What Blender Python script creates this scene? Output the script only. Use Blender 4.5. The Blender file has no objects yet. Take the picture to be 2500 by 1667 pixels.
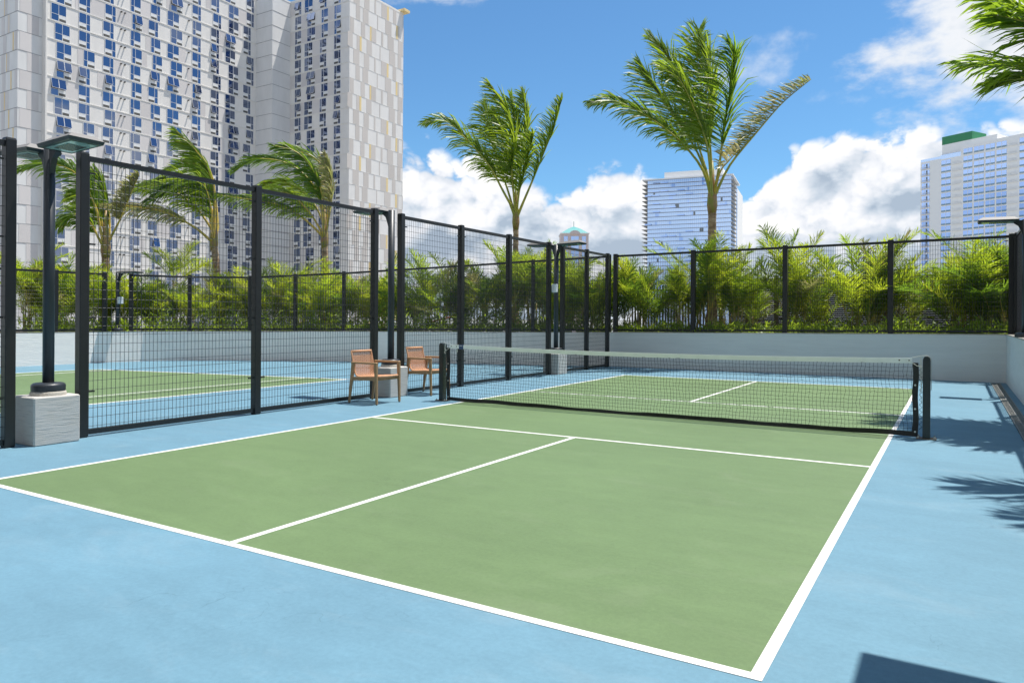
import bpy, math, random
from mathutils import Vector, Matrix, noise as mnoise
V = Vector
SC = bpy.context.scene
COL = SC.collection
R_ = random.Random(7)

# ------------------------------------------------------------------ camera, sky, sun, exposure
YAW, ROLL, FPX, HORY = -0.5451, 0.0056, 1783.94, 775.76
CAM = V((6.7012, -2.7946, 1.3402))
FW = V((math.sin(YAW), math.cos(YAW), 0.0))
RT = V((math.cos(YAW), -math.sin(YAW), 0.0))
UP = V((0, 0, 1.0))
cd = bpy.data.cameras.new('camera')
cam = bpy.data.objects.new('camera', cd)
COL.objects.link(cam)
cr = RT * math.cos(ROLL) + UP * math.sin(ROLL)
cu = -RT * math.sin(ROLL) + UP * math.cos(ROLL)
m = Matrix((cr, cu, -FW)).transposed().to_4x4()
m.translation = CAM
cam.matrix_world = m
cd.sensor_fit = 'HORIZONTAL'
cd.sensor_width = 36.0
cd.lens = 36.0 * FPX / 2500.0
cd.shift_y = (HORY - 833.5) / 2500.0
cd.clip_start = 0.05
cd.clip_end = 20000
SC.camera = cam

SUNV = V((0.18, 0.30, 1.0)).normalized()
sl = bpy.data.lights.new('sun', 'SUN')
sl.energy = 3.7
sl.angle = math.radians(0.53)
sl.color = (1.0, 0.955, 0.89)
so = bpy.data.objects.new('sun', sl)
COL.objects.link(so)
so.rotation_euler = (-SUNV).to_track_quat('-Z', 'Y').to_euler()
so.location = (0, 0, 60)

SC.view_settings.view_transform = 'Standard'
SC.view_settings.look = 'None'
SC.view_settings.gamma = 1.0
SC.view_settings.use_curve_mapping = False
SC.view_settings.exposure = 0.90
SC.render.engine = 'CYCLES'
SC.cycles.max_bounces = 8
SC.cycles.diffuse_bounces = 4
SC.cycles.glossy_bounces = 3
SC.cycles.transmission_bounces = 4
SC.cycles.transparent_max_bounces = 6
SC.cycles.use_denoising = True

world = bpy.data.worlds.new('World')
SC.world = world
world.use_nodes = True


class NT:
    """small helper for node trees"""
    def __init__(s, tree):
        s.t = tree
        s.n = tree.nodes
        s.l = tree.links

    def node(s, typ, **kw):
        n = s.n.new(typ)
        for k, v in kw.items():
            setattr(n, k, v)
        return n

    def put(s, sock, v):
        if v is None:
            return
        if isinstance(v, bpy.types.NodeSocket):
            s.l.new(v, sock)
        else:
            sock.default_value = v

    def math(s, op, a, b=None, c=None, clamp=False):
        n = s.node('ShaderNodeMath', operation=op, use_clamp=clamp)
        for i, v in enumerate((a, b, c)):
            s.put(n.inputs[i], v)
        return n.outputs[0]

    def vmath(s, op, a, b=None):
        n = s.node('ShaderNodeVectorMath', operation=op)
        s.put(n.inputs[0], a)
        if b is not None:
            s.put(n.inputs[1], b)
        return n.outputs['Value'] if op in ('DOT_PRODUCT', 'LENGTH') else n.outputs[0]

    def comb(s, x, y, z):
        n = s.node('ShaderNodeCombineXYZ')
        for i, v in enumerate((x, y, z)):
            s.put(n.inputs[i], v)
        return n.outputs[0]

    def sep(s, v):
        n = s.node('ShaderNodeSeparateXYZ')
        s.put(n.inputs[0], v)
        return n.outputs

    def noise(s, vec, scale, detail=4, rough=0.5, dist=0.0, dim='3D'):
        n = s.node('ShaderNodeTexNoise', noise_dimensions=dim)
        s.put(n.inputs['Vector'], vec)
        n.inputs['Scale'].default_value = scale
        n.inputs['Detail'].default_value = detail
        n.inputs['Roughness'].default_value = rough
        n.inputs['Distortion'].default_value = dist
        return n.outputs['Fac']

    def maprange(s, v, a, b, c, d, smooth=False):
        n = s.node('ShaderNodeMapRange', interpolation_type='SMOOTHSTEP' if smooth else 'LINEAR')
        n.clamp = True
        for i, x in enumerate((v, a, b, c, d)):
            s.put(n.inputs[i], x)
        return n.outputs[0]

    def mix(s, f, a, b, blend='MIX'):
        n = s.node('ShaderNodeMix', data_type='RGBA', blend_type=blend)
        s.put(n.inputs[0], f)
        s.put(n.inputs[6], a)
        s.put(n.inputs[7], b)
        return n.outputs[2]

    def ramp(s, v, stops, interp='LINEAR'):
        n = s.node('ShaderNodeValToRGB')
        cr_ = n.color_ramp
        cr_.interpolation = interp
        while len(cr_.elements) < len(stops):
            cr_.elements.new(0.5)
        for e, (p, c) in zip(cr_.elements, stops):
            e.position = p
            e.color = c if len(c) == 4 else (*c, 1)
        s.put(n.inputs[0], v)
        return n.outputs[0]


SKYMUL = (0.043, 0.067, 0.080)


def build_world():
    nt = NT(world.node_tree)
    nt.n.clear()
    out = nt.node('ShaderNodeOutputWorld')
    bg = nt.node('ShaderNodeBackground')
    nt.l.new(bg.outputs[0], out.inputs[0])
    sky = nt.node('ShaderNodeTexSky', sky_type='NISHITA')
    sky.sun_disc = False
    sky.sun_elevation = math.asin(SUNV.z)
    sky.sun_rotation = math.atan2(SUNV.x, SUNV.y)
    sky.altitude = 20
    sky.air_density = 1.0
    sky.dust_density = 0.4
    sky.ozone_density = 2.2
    d = nt.vmath('NORMALIZE', nt.node('ShaderNodeTexCoord').outputs['Generated'])
    x, y, z = nt.sep(d)
    az = nt.math('ARCTAN2', nt.vmath('DOT_PRODUCT', d, tuple(RT)), nt.vmath('DOT_PRODUCT', d, tuple(FW)))
    el = nt.math('ARCSINE', z)
    p = nt.comb(az, nt.math('MULTIPLY', el, 1.35), 0.0)

    # heap-cloud bank round the horizon: top elevation by compass direction
    stops = [(-180, 11), (-120, 10), (-80, 13), (-50, 11), (-30, 11), (-12, 12.6), (-7, 12.9), (-3, 12.2), (1, 11.2), (3.5, 10.2), (7.2, 11.7), (9.5, 11.9), (12, 10.6),
             (15, 9.6), (17.5, 9.4), (19.6, 11.3), (21.5, 12.5), (25, 13.3), (29, 13.2), (34, 12.6), (60, 11), (90, 13), (130, 11), (180, 11)]
    top = nt.ramp(nt.math('MULTIPLY_ADD', az, 1 / (2 * math.pi), 0.5), [((a + 180) / 360, (math.radians(e) * 2,) * 3) for a, e in stops], 'EASE')
    top = nt.math('MULTIPLY', nt.sep(top)[0], 0.5)
    n1 = nt.noise(p, 10.0, 6, 0.55, 0.0, '2D')

    def puffs(scale, warp):
        vor = nt.node('ShaderNodeTexVoronoi', voronoi_dimensions='2D', feature='F1')
        w_ = nt.math('MULTIPLY', n1, warp)
        nt.put(vor.inputs['Vector'], nt.vmath('ADD', p, nt.comb(w_, w_, 0)))
        vor.inputs['Scale'].default_value = scale
        d_ = vor.outputs['Distance']
        return nt.math('SUBTRACT', 0.45, nt.math('MULTIPLY', d_, d_))
    pf1 = puffs(24, 0.10)
    pf2 = puffs(58, 0.07)
    puff = nt.math('ADD', pf1, nt.math('MULTIPLY', pf2, 0.45))
    edge = nt.math('ADD', nt.math('MULTIPLY', nt.math('SUBTRACT', n1, 0.5), 0.085), nt.math('MULTIPLY', nt.math('SUBTRACT', puff, 0.35), 0.034))
    h1 = nt.math('ADD', nt.math('SUBTRACT', top, el), edge)
    a1 = nt.maprange(h1, -0.004, 0.018, 0, 1, True)
    # loose clouds higher up
    n2 = nt.noise(nt.comb(nt.math('ADD', az, 1.3), nt.math('MULTIPLY', el, 2.0), 0.7), 4.2, 7, 0.58, 0.0, '2D')

    def blob(a0, e0, ra, re):
        u = nt.math('DIVIDE', nt.math('SUBTRACT', az, math.radians(a0)), math.radians(ra))
        w = nt.math('DIVIDE', nt.math('SUBTRACT', el, math.radians(e0)), math.radians(re))
        return nt.math('SUBTRACT', 1.0, nt.math('SQRT', nt.math('ADD', nt.math('MULTIPLY', u, u), nt.math('MULTIPLY', w, w))))
    b1 = nt.math('MAXIMUM', blob(33.5, 16.9, 10.8, 4.5), blob(-6, 24.2, 7.0, 2.0))
    # the same broken cloud over the unseen sky, added for whiter ambient light
    rest = nt.math('MAXIMUM', nt.maprange(nt.math('ABSOLUTE', az), 0.66, 0.95, 0, 1), nt.maprange(el, 0.50, 0.72, 0, 1))
    rest = nt.math('MULTIPLY', rest, nt.maprange(el, 1.1, 1.4, 1, 0))
    b1 = nt.math('MAXIMUM', b1, nt.math('MULTIPLY_ADD', rest, 2.0, -1.95))
    h2 = nt.math('ADD', b1, nt.math('MULTIPLY', nt.math('SUBTRACT', n2, 0.5), 2.6))
    a2 = nt.maprange(h2, 0.0, 0.5, 0, 0.96, True)
    wis = nt.math('MAXIMUM', blob(18.2, 17.6, 4.2, 2.4), blob(26, 15.2, 5, 2.2))
    a3 = nt.maprange(nt.math('ADD', wis, nt.math('MULTIPLY', nt.math('SUBTRACT', n1, 0.57), 4.2)), 0.0, 1.3, 0, 0.55, True)
    # cloud tone: white crowns, blue-grey bases and hollows
    po = nt.comb(nt.math('ADD', az, -0.010), nt.math('MULTIPLY', nt.math('ADD', el, 0.020), 1.35), 0.0)
    relief = nt.math('SUBTRACT', n1, nt.noise(po, 10.0, 4, 0.55, 0.0, '2D'))
    low = nt.maprange(nt.math('SUBTRACT', top, el), 0.0, 0.16, 1.0, 0.0, True)
    n3 = nt.noise(nt.comb(nt.math('MULTIPLY', az, 0.8), nt.math('MULTIPLY', el, 1.7), 3.1), 8.0, 3, 0.5, 0.0, '2D')
    tone = nt.math('ADD', nt.math('MULTIPLY', low, 0.60), nt.math('MULTIPLY', relief, 2.2))
    tone = nt.math('ADD', tone, nt.math('MULTIPLY_ADD', n3, 1.15, -0.36))
    tone = nt.math('ADD', tone, nt.math('MULTIPLY', nt.math('SUBTRACT', puff, 0.3), 0.55), clamp=True)
    ccol = nt.ramp(tone, [(0.0, (0.235, 0.285, 0.35)), (0.3, (0.335, 0.38, 0.435)), (0.62, (0.475, 0.49, 0.52)), (0.9, (0.57, 0.57, 0.57))])
    ccol2 = nt.ramp(nt.math('ADD', h2, nt.math('MULTIPLY', relief, 1.2)), [(0.0, (0.43, 0.46, 0.50)), (0.6, (0.50, 0.51, 0.525)), (1.2, (0.38, 0.415, 0.455))])
    mul = nt.vmath('MULTIPLY', sky.outputs[0], SKYMUL)
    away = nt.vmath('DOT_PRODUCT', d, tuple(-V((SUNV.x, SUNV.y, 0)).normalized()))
    cloud_fill = nt.maprange(away, -0.2, 0.9, 1.0, 1.75, True)       # clouds opposite the sun brightened as extra fill for the shaded walls
    ccol = nt.vmath('MULTIPLY', ccol, nt.comb(cloud_fill, cloud_fill, cloud_fill))
    ccol2 = nt.vmath('MULTIPLY', ccol2, nt.comb(cloud_fill, cloud_fill, cloud_fill))
    c = nt.mix(a3, mul, (0.50, 0.52, 0.54, 1))
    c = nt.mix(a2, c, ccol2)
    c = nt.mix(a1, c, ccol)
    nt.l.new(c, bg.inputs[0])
    bg.inputs[1].default_value = 1.0
    world.cycles.sampling_method = 'MANUAL'
    world.cycles.sample_map_resolution = 512


build_world()


# ------------------------------------------------------------------ pixel helpers used only to set real positions out in the place
def ray(x, y):
    return FW + cr * ((x - 1250) / FPX) - cu * ((y - HORY) / FPX)


def on_x(x, y, X):
    d = ray(x, y)
    return CAM + d * ((X - CAM.x) / d.x)


def on_y(x, y, Y):
    d = ray(x, y)
    return CAM + d * ((Y - CAM.y) / d.y)


def on_d(x, y, D):
    return CAM + ray(x, y) * D


def on_plane(x, y, P, n):
    d = ray(x, y)
    return CAM + d * ((P - CAM).dot(n) / d.dot(n))


# ------------------------------------------------------------------ materials
MATS = {}


def mat(name, col, rough=0.6, metal=0.0, spec=0.5, vary=0.0, vscale=3.0, bump=0.0, bscale=200.0, objrand=0.0, coat=0.0, stretch=None, col2=None, mixscale=2.0, mixlo=.4, mixhi=.6):
    mt = bpy.data.materials.new(name)
    mt.use_nodes = True
    nt = NT(mt.node_tree)
    b = nt.n['Principled BSDF']
    b.inputs['Roughness'].default_value = rough
    b.inputs['Metallic'].default_value = metal
    b.inputs['Specular IOR Level'].default_value = spec
    if coat:
        b.inputs['Coat Weight'].default_value = coat
    pos = nt.node('ShaderNodeNewGeometry').outputs['Position']
    if stretch:
        pos = nt.vmath('MULTIPLY', pos, stretch)
    c = (*col, 1)
    if col2:
        c = nt.mix(nt.maprange(nt.noise(pos, mixscale, 5, 0.6), mixlo, mixhi, 0, 1), c, (*col2, 1))
    if vary:
        f = nt.maprange(nt.noise(pos, vscale, 6, 0.6), 0.25, 0.75, 1 - vary, 1 + vary)
        c = nt.mix(1.0, c, nt.comb(f, f, f), 'MULTIPLY')
    if objrand:
        o = nt.node('ShaderNodeObjectInfo').outputs['Random']
        f = nt.maprange(o, 0, 1, 1 - objrand, 1 + objrand)
        c = nt.mix(1.0, c, nt.comb(f, f, f), 'MULTIPLY')
    nt.put(b.inputs['Base Color'], c)
    if bump:
        bn = nt.node('ShaderNodeBump')
        bn.inputs['Strength'].default_value = bump
        bn.inputs['Distance'].default_value = 0.01
        nt.put(bn.inputs['Height'], nt.noise(pos, bscale, 4, 0.6))
        nt.l.new(bn.outputs[0], b.inputs['Normal'])
    MATS[name] = mt
    return mt


def court_mat(name, col, worn):
    mt = bpy.data.materials.new(name)
    mt.use_nodes = True
    nt = NT(mt.node_tree)
    b = nt.n['Principled BSDF']
    pos = nt.node('ShaderNodeNewGeometry').outputs['Position']
    big = nt.maprange(nt.noise(pos, 0.55, 5, 0.55), 0.3, 0.7, 0.93, 1.07)
    sweep = nt.maprange(nt.noise(nt.vmath('MULTIPLY', pos, (0.35, 2.4, 1)), 1.6, 6, 0.65, 0.6), 0.3, 0.7, 0.95, 1.05)
    grain = nt.maprange(nt.noise(pos, 260, 2, 0.6), 0.2, 0.8, 0.93, 1.07)
    speck = nt.maprange(nt.noise(pos, 38, 3, 0.7), 0.25, 0.75, 0.915, 1.085)
    mott = nt.maprange(nt.noise(nt.vmath('MULTIPLY', pos, (1, 1.5, 1)), 5.5, 4, 0.6, 0.5), 0.25, 0.75, 0.945, 1.055)
    f = nt.math('MULTIPLY', nt.math('MULTIPLY', big, sweep), nt.math('MULTIPLY', grain, nt.math('MULTIPLY', speck, mott)))
    c = nt.mix(1.0, (*col, 1), nt.comb(f, f, f), 'MULTIPLY')
    dust = nt.maprange(nt.noise(nt.vmath('MULTIPLY', pos, (1, 1.8, 1)), 1.1, 8, 0.68, 0.8), 0.54, 0.80, 0, 0.36)
    c = nt.mix(dust, c, (*worn, 1))
    scuff = nt.node('ShaderNodeTexVoronoi', feature='DISTANCE_TO_EDGE')
    nt.put(scuff.inputs['Vector'], nt.vmath('ADD', pos, nt.vmath('MULTIPLY', nt.comb(nt.noise(pos, 1.4, 4), nt.noise(pos, 1.7, 4), 0), (2.5, 2.5, 0))))
    scuff.inputs['Scale'].default_value = 0.9
    sm = nt.math('MULTIPLY', nt.maprange(scuff.outputs[0], 0, 0.006, 1, 0), nt.maprange(nt.noise(pos, 0.8, 3), 0.54, 0.68, 0, 0.38))
    c = nt.mix(sm, c, nt.mix(1.0, c, (0.45, 0.45, 0.45, 1), 'MULTIPLY'))
    nt.put(b.inputs['Base Color'], c)
    b.inputs['Roughness'].default_value = 0.62
    b.inputs['Specular IOR Level'].default_value = 0.3
    bn = nt.node('ShaderNodeBump')
    bn.inputs['Strength'].default_value = 0.35
    bn.inputs['Distance'].default_value = 0.002
    nt.put(bn.inputs['Height'], nt.noise(pos, 330, 3, 0.7))
    nt.l.new(bn.outputs[0], b.inputs['Normal'])
    MATS[name] = mt


court_mat('court_blue', (0.118, 0.232, 0.304), (0.24, 0.33, 0.385))
court_mat('court_green', (0.117, 0.179, 0.077), (0.19, 0.235, 0.14))
mat('line_white', (0.70, 0.69, 0.67), 0.6, vary=0.14, vscale=9, bump=0.3, bscale=300, col2=(0.50, 0.51, 0.48), mixscale=6, mixlo=.58, mixhi=.85)
mat('wall_paint_shade', (0.61, 0.635, 0.625), 0.75, vary=0.05, vscale=1.2, bump=0.35, bscale=8, stretch=(1, 1, 9))  # same wall paint, with the tone of shade put into its colour
mat('wall_paint_lit', (0.86, 0.805, 0.74), 0.75, vary=0.05, vscale=1.2, bump=0.6, bscale=5, stretch=(1, 1, 9))  # same wall paint, lightened and warmed in colour for the sunlit wall
mat('coping', (0.42, 0.385, 0.33), 0.85, vary=0.22, vscale=5, bump=0.6, bscale=40)
mat('black_metal', (0.011, 0.0115, 0.012), 0.36, spec=0.5, vary=0.18, vscale=7, bump=0.04, bscale=60)
mat('pole_metal', (0.022, 0.027, 0.033), 0.42, spec=0.5, vary=0.1, vscale=5)
mat('wire', (0.02, 0.021, 0.022), 0.4)
mat('fixture_grey', (0.19, 0.18, 0.17), 0.6)
mat('fixture_dark', (0.035, 0.05, 0.055), 0.4)
mat('lens', (0.32, 0.46, 0.44), 0.12, spec=0.8)
mat('led', (0.25, 0.27, 0.27), 0.25, metal=0.6)
mat('box_white', (0.70, 0.71, 0.72), 0.45)
mat('teak', (0.36, 0.205, 0.09), 0.5, vary=0.18, vscale=14, stretch=(6, 6, 1), col2=(0.30, 0.19, 0.10), mixscale=5)
mat('rope', (0.56, 0.30, 0.165), 0.75, vary=0.15, vscale=30, bump=0.4, bscale=250)
mat('rubber', (0.01, 0.01, 0.01), 0.7)
mat('net_black', (0.012, 0.014, 0.013), 0.7)
mat('net_band', (0.016, 0.017, 0.016), 0.65, vary=0.25, vscale=20)
mat('net_tape', (0.84, 0.87, 0.83), 0.7, vary=0.05, vscale=8)
mat('net_post', (0.013, 0.019, 0.018), 0.28, spec=0.55, vary=0.2, vscale=9, stretch=(1, 1, .2))
mat('steel', (0.55, 0.54, 0.50), 0.35, metal=0.9)
mat('rust_plate', (0.16, 0.12, 0.08), 0.6, metal=0.4, vary=0.35, vscale=30)
mat('cord_white', (0.62, 0.63, 0.58), 0.8)
mat('tag_blue', (0.035, 0.075, 0.17), 0.6)
mat('drain_grate', (0.20, 0.20, 0.185), 0.6, metal=0.3, vary=0.2, vscale=6)
mat('drain_dark', (0.03, 0.03, 0.03), 0.8)
mat('soil', (0.07, 0.05, 0.033), 0.95, vary=0.4, vscale=9, bump=0.8, bscale=30)
mat('louvre', (0.03, 0.026, 0.024), 0.5, vary=0.1)
mat('louvre_post', (0.11, 0.085, 0.07), 0.5)
mat('orange', (0.62, 0.11, 0.02), 0.5)
mat('canopy_white', (0.5, 0.5, 0.48), 0.6)
mat('city_ground', (0.22, 0.22, 0.20), 0.9, vary=0.3, vscale=0.02)
# towers
mat('tower_white', (0.775, 0.74, 0.695), 0.8, vary=0.07, vscale=0.5, stretch=(1, 1, .35))
mat('tower_lilac', (0.65, 0.61, 0.585), 0.8, vary=0.03, vscale=0.25, objrand=0.06)
mat('tower_band', (0.76, 0.73, 0.68), 0.75)
mat('tower_tan', (0.60, 0.545, 0.495), 0.8, objrand=0.05)
mat('tower_gold', (0.80, 0.61, 0.30), 0.7)
mat('tower_joint', (0.30, 0.30, 0.31), 0.9)
mat('tower_blank', (0.74, 0.725, 0.70), 0.8, vary=0.07, vscale=0.5, stretch=(1, 1, .35))
mat('win_frame', (0.78, 0.77, 0.75), 0.5)
mat('grille', (0.10, 0.095, 0.085), 0.7)
mat('pale_wall', (0.90, 0.875, 0.83), 0.8)
mat('pink_wall', (0.66, 0.54, 0.49), 0.8)
mat('teal_roof', (0.06, 0.30, 0.29), 0.6)
mat('green_panel', (0.04, 0.24, 0.10), 0.6)
mat('slab_white', (0.84, 0.82, 0.79), 0.7)
mat('slab_tan', (0.46, 0.44, 0.41), 0.7)
mat('behind_wall', (0.72, 0.70, 0.66), 0.7)


def concrete_mat():
    mt = bpy.data.materials.new('board_concrete')
    mt.use_nodes = True
    nt = NT(mt.node_tree)
    b = nt.n['Principled BSDF']
    pos = nt.node('ShaderNodeNewGeometry').outputs['Position']
    warp = nt.vmath('ADD', nt.vmath('MULTIPLY', pos, (1.6, 1.6, 26)), nt.comb(0, 0, nt.math('MULTIPLY', nt.noise(pos, 2.2, 2), 2.2)))
    g = nt.noise(warp, 3.0, 6, 0.65, 0.4)
    c = nt.mix(nt.maprange(g, 0.38, 0.5, 0, 1), (0.42, 0.405, 0.38, 1), (0.50, 0.48, 0.45, 1))
    c = nt.mix(nt.maprange(nt.noise(pos, 7, 5), 0.45, 0.7, 0, 0.35), c, (0.48, 0.44, 0.38, 1))
    nt.put(b.inputs['Base Color'], c)
    b.inputs['Roughness'].default_value = 0.85
    bn = nt.node('ShaderNodeBump')
    bn.inputs['Strength'].default_value = 0.55
    bn.inputs['Distance'].default_value = 0.01
    nt.put(bn.inputs['Height'], g)
    nt.l.new(bn.outputs[0], b.inputs['Normal'])
    MATS['board_concrete'] = mt


concrete_mat()


def glass_mat(name, col, refl, rough=0.04, bump=0.0, base=0.18):
    mt = bpy.data.materials.new(name)
    mt.use_nodes = True
    nt = NT(mt.node_tree)
    nt.n.clear()
    out = nt.node('ShaderNodeOutputMaterial')
    dfs = nt.node('ShaderNodeBsdfDiffuse')
    gl = nt.node('ShaderNodeBsdfGlossy')
    gl.inputs['Roughness'].default_value = rough
    gl.inputs['Color'].default_value = (*refl, 1)
    o = nt.node('ShaderNodeObjectInfo').outputs['Random']
    f = nt.maprange(o, 0, 1, 0.55, 1.6)
    nt.put(dfs.inputs[0], nt.mix(1.0, (*col, 1), nt.comb(f, f, f), 'MULTIPLY'))
    fr = nt.node('ShaderNodeFresnel')
    fr.inputs[0].default_value = 2.1
    mx = nt.node('ShaderNodeMixShader')
    nt.put(mx.inputs[0], nt.math('MULTIPLY_ADD', fr.outputs[0], 0.8, base))
    nt.l.new(dfs.outputs[0], mx.inputs[1])
    nt.l.new(gl.outputs[0], mx.inputs[2])
    nt.l.new(mx.outputs[0], out.inputs[0])
    if bump:
        pos = nt.node('ShaderNodeNewGeometry').outputs['Position']
        bn = nt.node('ShaderNodeBump')
        bn.inputs['Strength'].default_value = bump
        bn.inputs['Distance'].default_value = 0.3
        nt.put(bn.inputs['Height'], nt.noise(pos, 0.45, 2))
        nt.l.new(bn.outputs[0], gl.inputs['Normal'])
    MATS[name] = mt


glass_mat('tower_glass', (0.010, 0.015, 0.035), (0.60, 0.72, 1.0), base=0.20)
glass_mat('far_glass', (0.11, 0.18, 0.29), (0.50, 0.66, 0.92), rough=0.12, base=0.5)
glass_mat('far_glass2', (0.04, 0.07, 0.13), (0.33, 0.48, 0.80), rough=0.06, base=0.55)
glass_mat('spandrel', (0.03, 0.06, 0.09), (0.35, 0.5, 0.6), 0.1)
glass_mat('dark_glass', (0.01, 0.013, 0.018), (0.25, 0.3, 0.35), 0.08)


def leaf_mat(name, c1, c2, trans, wt, dry=None, dryamt=0.0):
    mt = bpy.data.materials.new(name)
    mt.use_nodes = True
    nt = NT(mt.node_tree)
    nt.n.clear()
    out = nt.node('ShaderNodeOutputMaterial')
    pos = nt.node('ShaderNodeNewGeometry').outputs['Position']
    rnd = nt.node('ShaderNodeObjectInfo').outputs['Random']
    k = nt.math('ADD', nt.math('MULTIPLY', rnd, 0.7), nt.math('MULTIPLY', nt.noise(pos, 4.5, 3), 0.6))
    k = nt.maprange(k, 0.25, 1.0, 0, 1)
    c = nt.mix(k, (*c1, 1), (*c2, 1))
    t = nt.mix(k, nt.mix(1.0, (*trans, 1), (0.72, 0.9, 0.8, 1), 'MULTIPLY'), (*trans, 1))
    if dry:
        f = nt.maprange(nt.noise(pos, 9, 3), 0.62 - dryamt, 0.75 - dryamt, 0, 0.9)
        c = nt.mix(f, c, (*dry, 1))
        t = nt.mix(f, t, (*dry, 1))
    b = nt.node('ShaderNodeBsdfPrincipled')
    b.inputs['Roughness'].default_value = 0.42
    b.inputs['Specular IOR Level'].default_value = 0.45
    nt.put(b.inputs['Base Color'], c)
    tr = nt.node('ShaderNodeBsdfTranslucent')
    nt.put(tr.inputs[0], t)
    mx = nt.node('ShaderNodeMixShader')
    mx.inputs[0].default_value = wt
    nt.l.new(b.outputs[0], mx.inputs[1])
    nt.l.new(tr.outputs[0], mx.inputs[2])
    nt.l.new(mx.outputs[0], out.inputs[0])
    MATS[name] = mt


leaf_mat('coconut_leaf', (0.03, 0.08, 0.012), (0.14, 0.215, 0.022), (0.50, 0.64, 0.04), 0.44, (0.30, 0.21, 0.09), 0.0)
leaf_mat('coconut_dry', (0.24, 0.26, 0.08), (0.42, 0.36, 0.16), (0.62, 0.56, 0.18), 0.42, (0.50, 0.40, 0.24), 0.10)
leaf_mat('areca_leaf', (0.075, 0.145, 0.014), (0.23, 0.26, 0.02), (0.66, 0.73, 0.045), 0.54, (0.42, 0.27, 0.04), -0.02)
leaf_mat('areca_dark', (0.035, 0.085, 0.016), (0.08, 0.14, 0.02), (0.36, 0.50, 0.04), 0.48, (0.3, 0.2, 0.04), -0.06)
leaf_mat('cover_leaf', (0.07, 0.14, 0.02), (0.18, 0.24, 0.03), (0.55, 0.66, 0.05), 0.5)
mat('petiole', (0.46, 0.41, 0.06), 0.45, col2=(0.28, 0.31, 0.05), mixscale=3)
mat('petiole_yellow', (0.62, 0.42, 0.06), 0.45, col2=(0.36, 0.31, 0.05), mixscale=3)
mat('heart', (0.24, 0.25, 0.04), 0.5, col2=(0.34, 0.19, 0.08), mixscale=4)
mat('trunk', (0.24, 0.15, 0.085), 0.9, vary=0.35, vscale=3, bump=0.9, bscale=5, stretch=(1, 1, 5), col2=(0.46, 0.34, 0.22), mixscale=2.6, mixlo=.42, mixhi=.58)
mat('cane', (0.36, 0.33, 0.09), 0.5, col2=(0.33, 0.25, 0.09), mixscale=6, vary=0.2)


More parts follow.
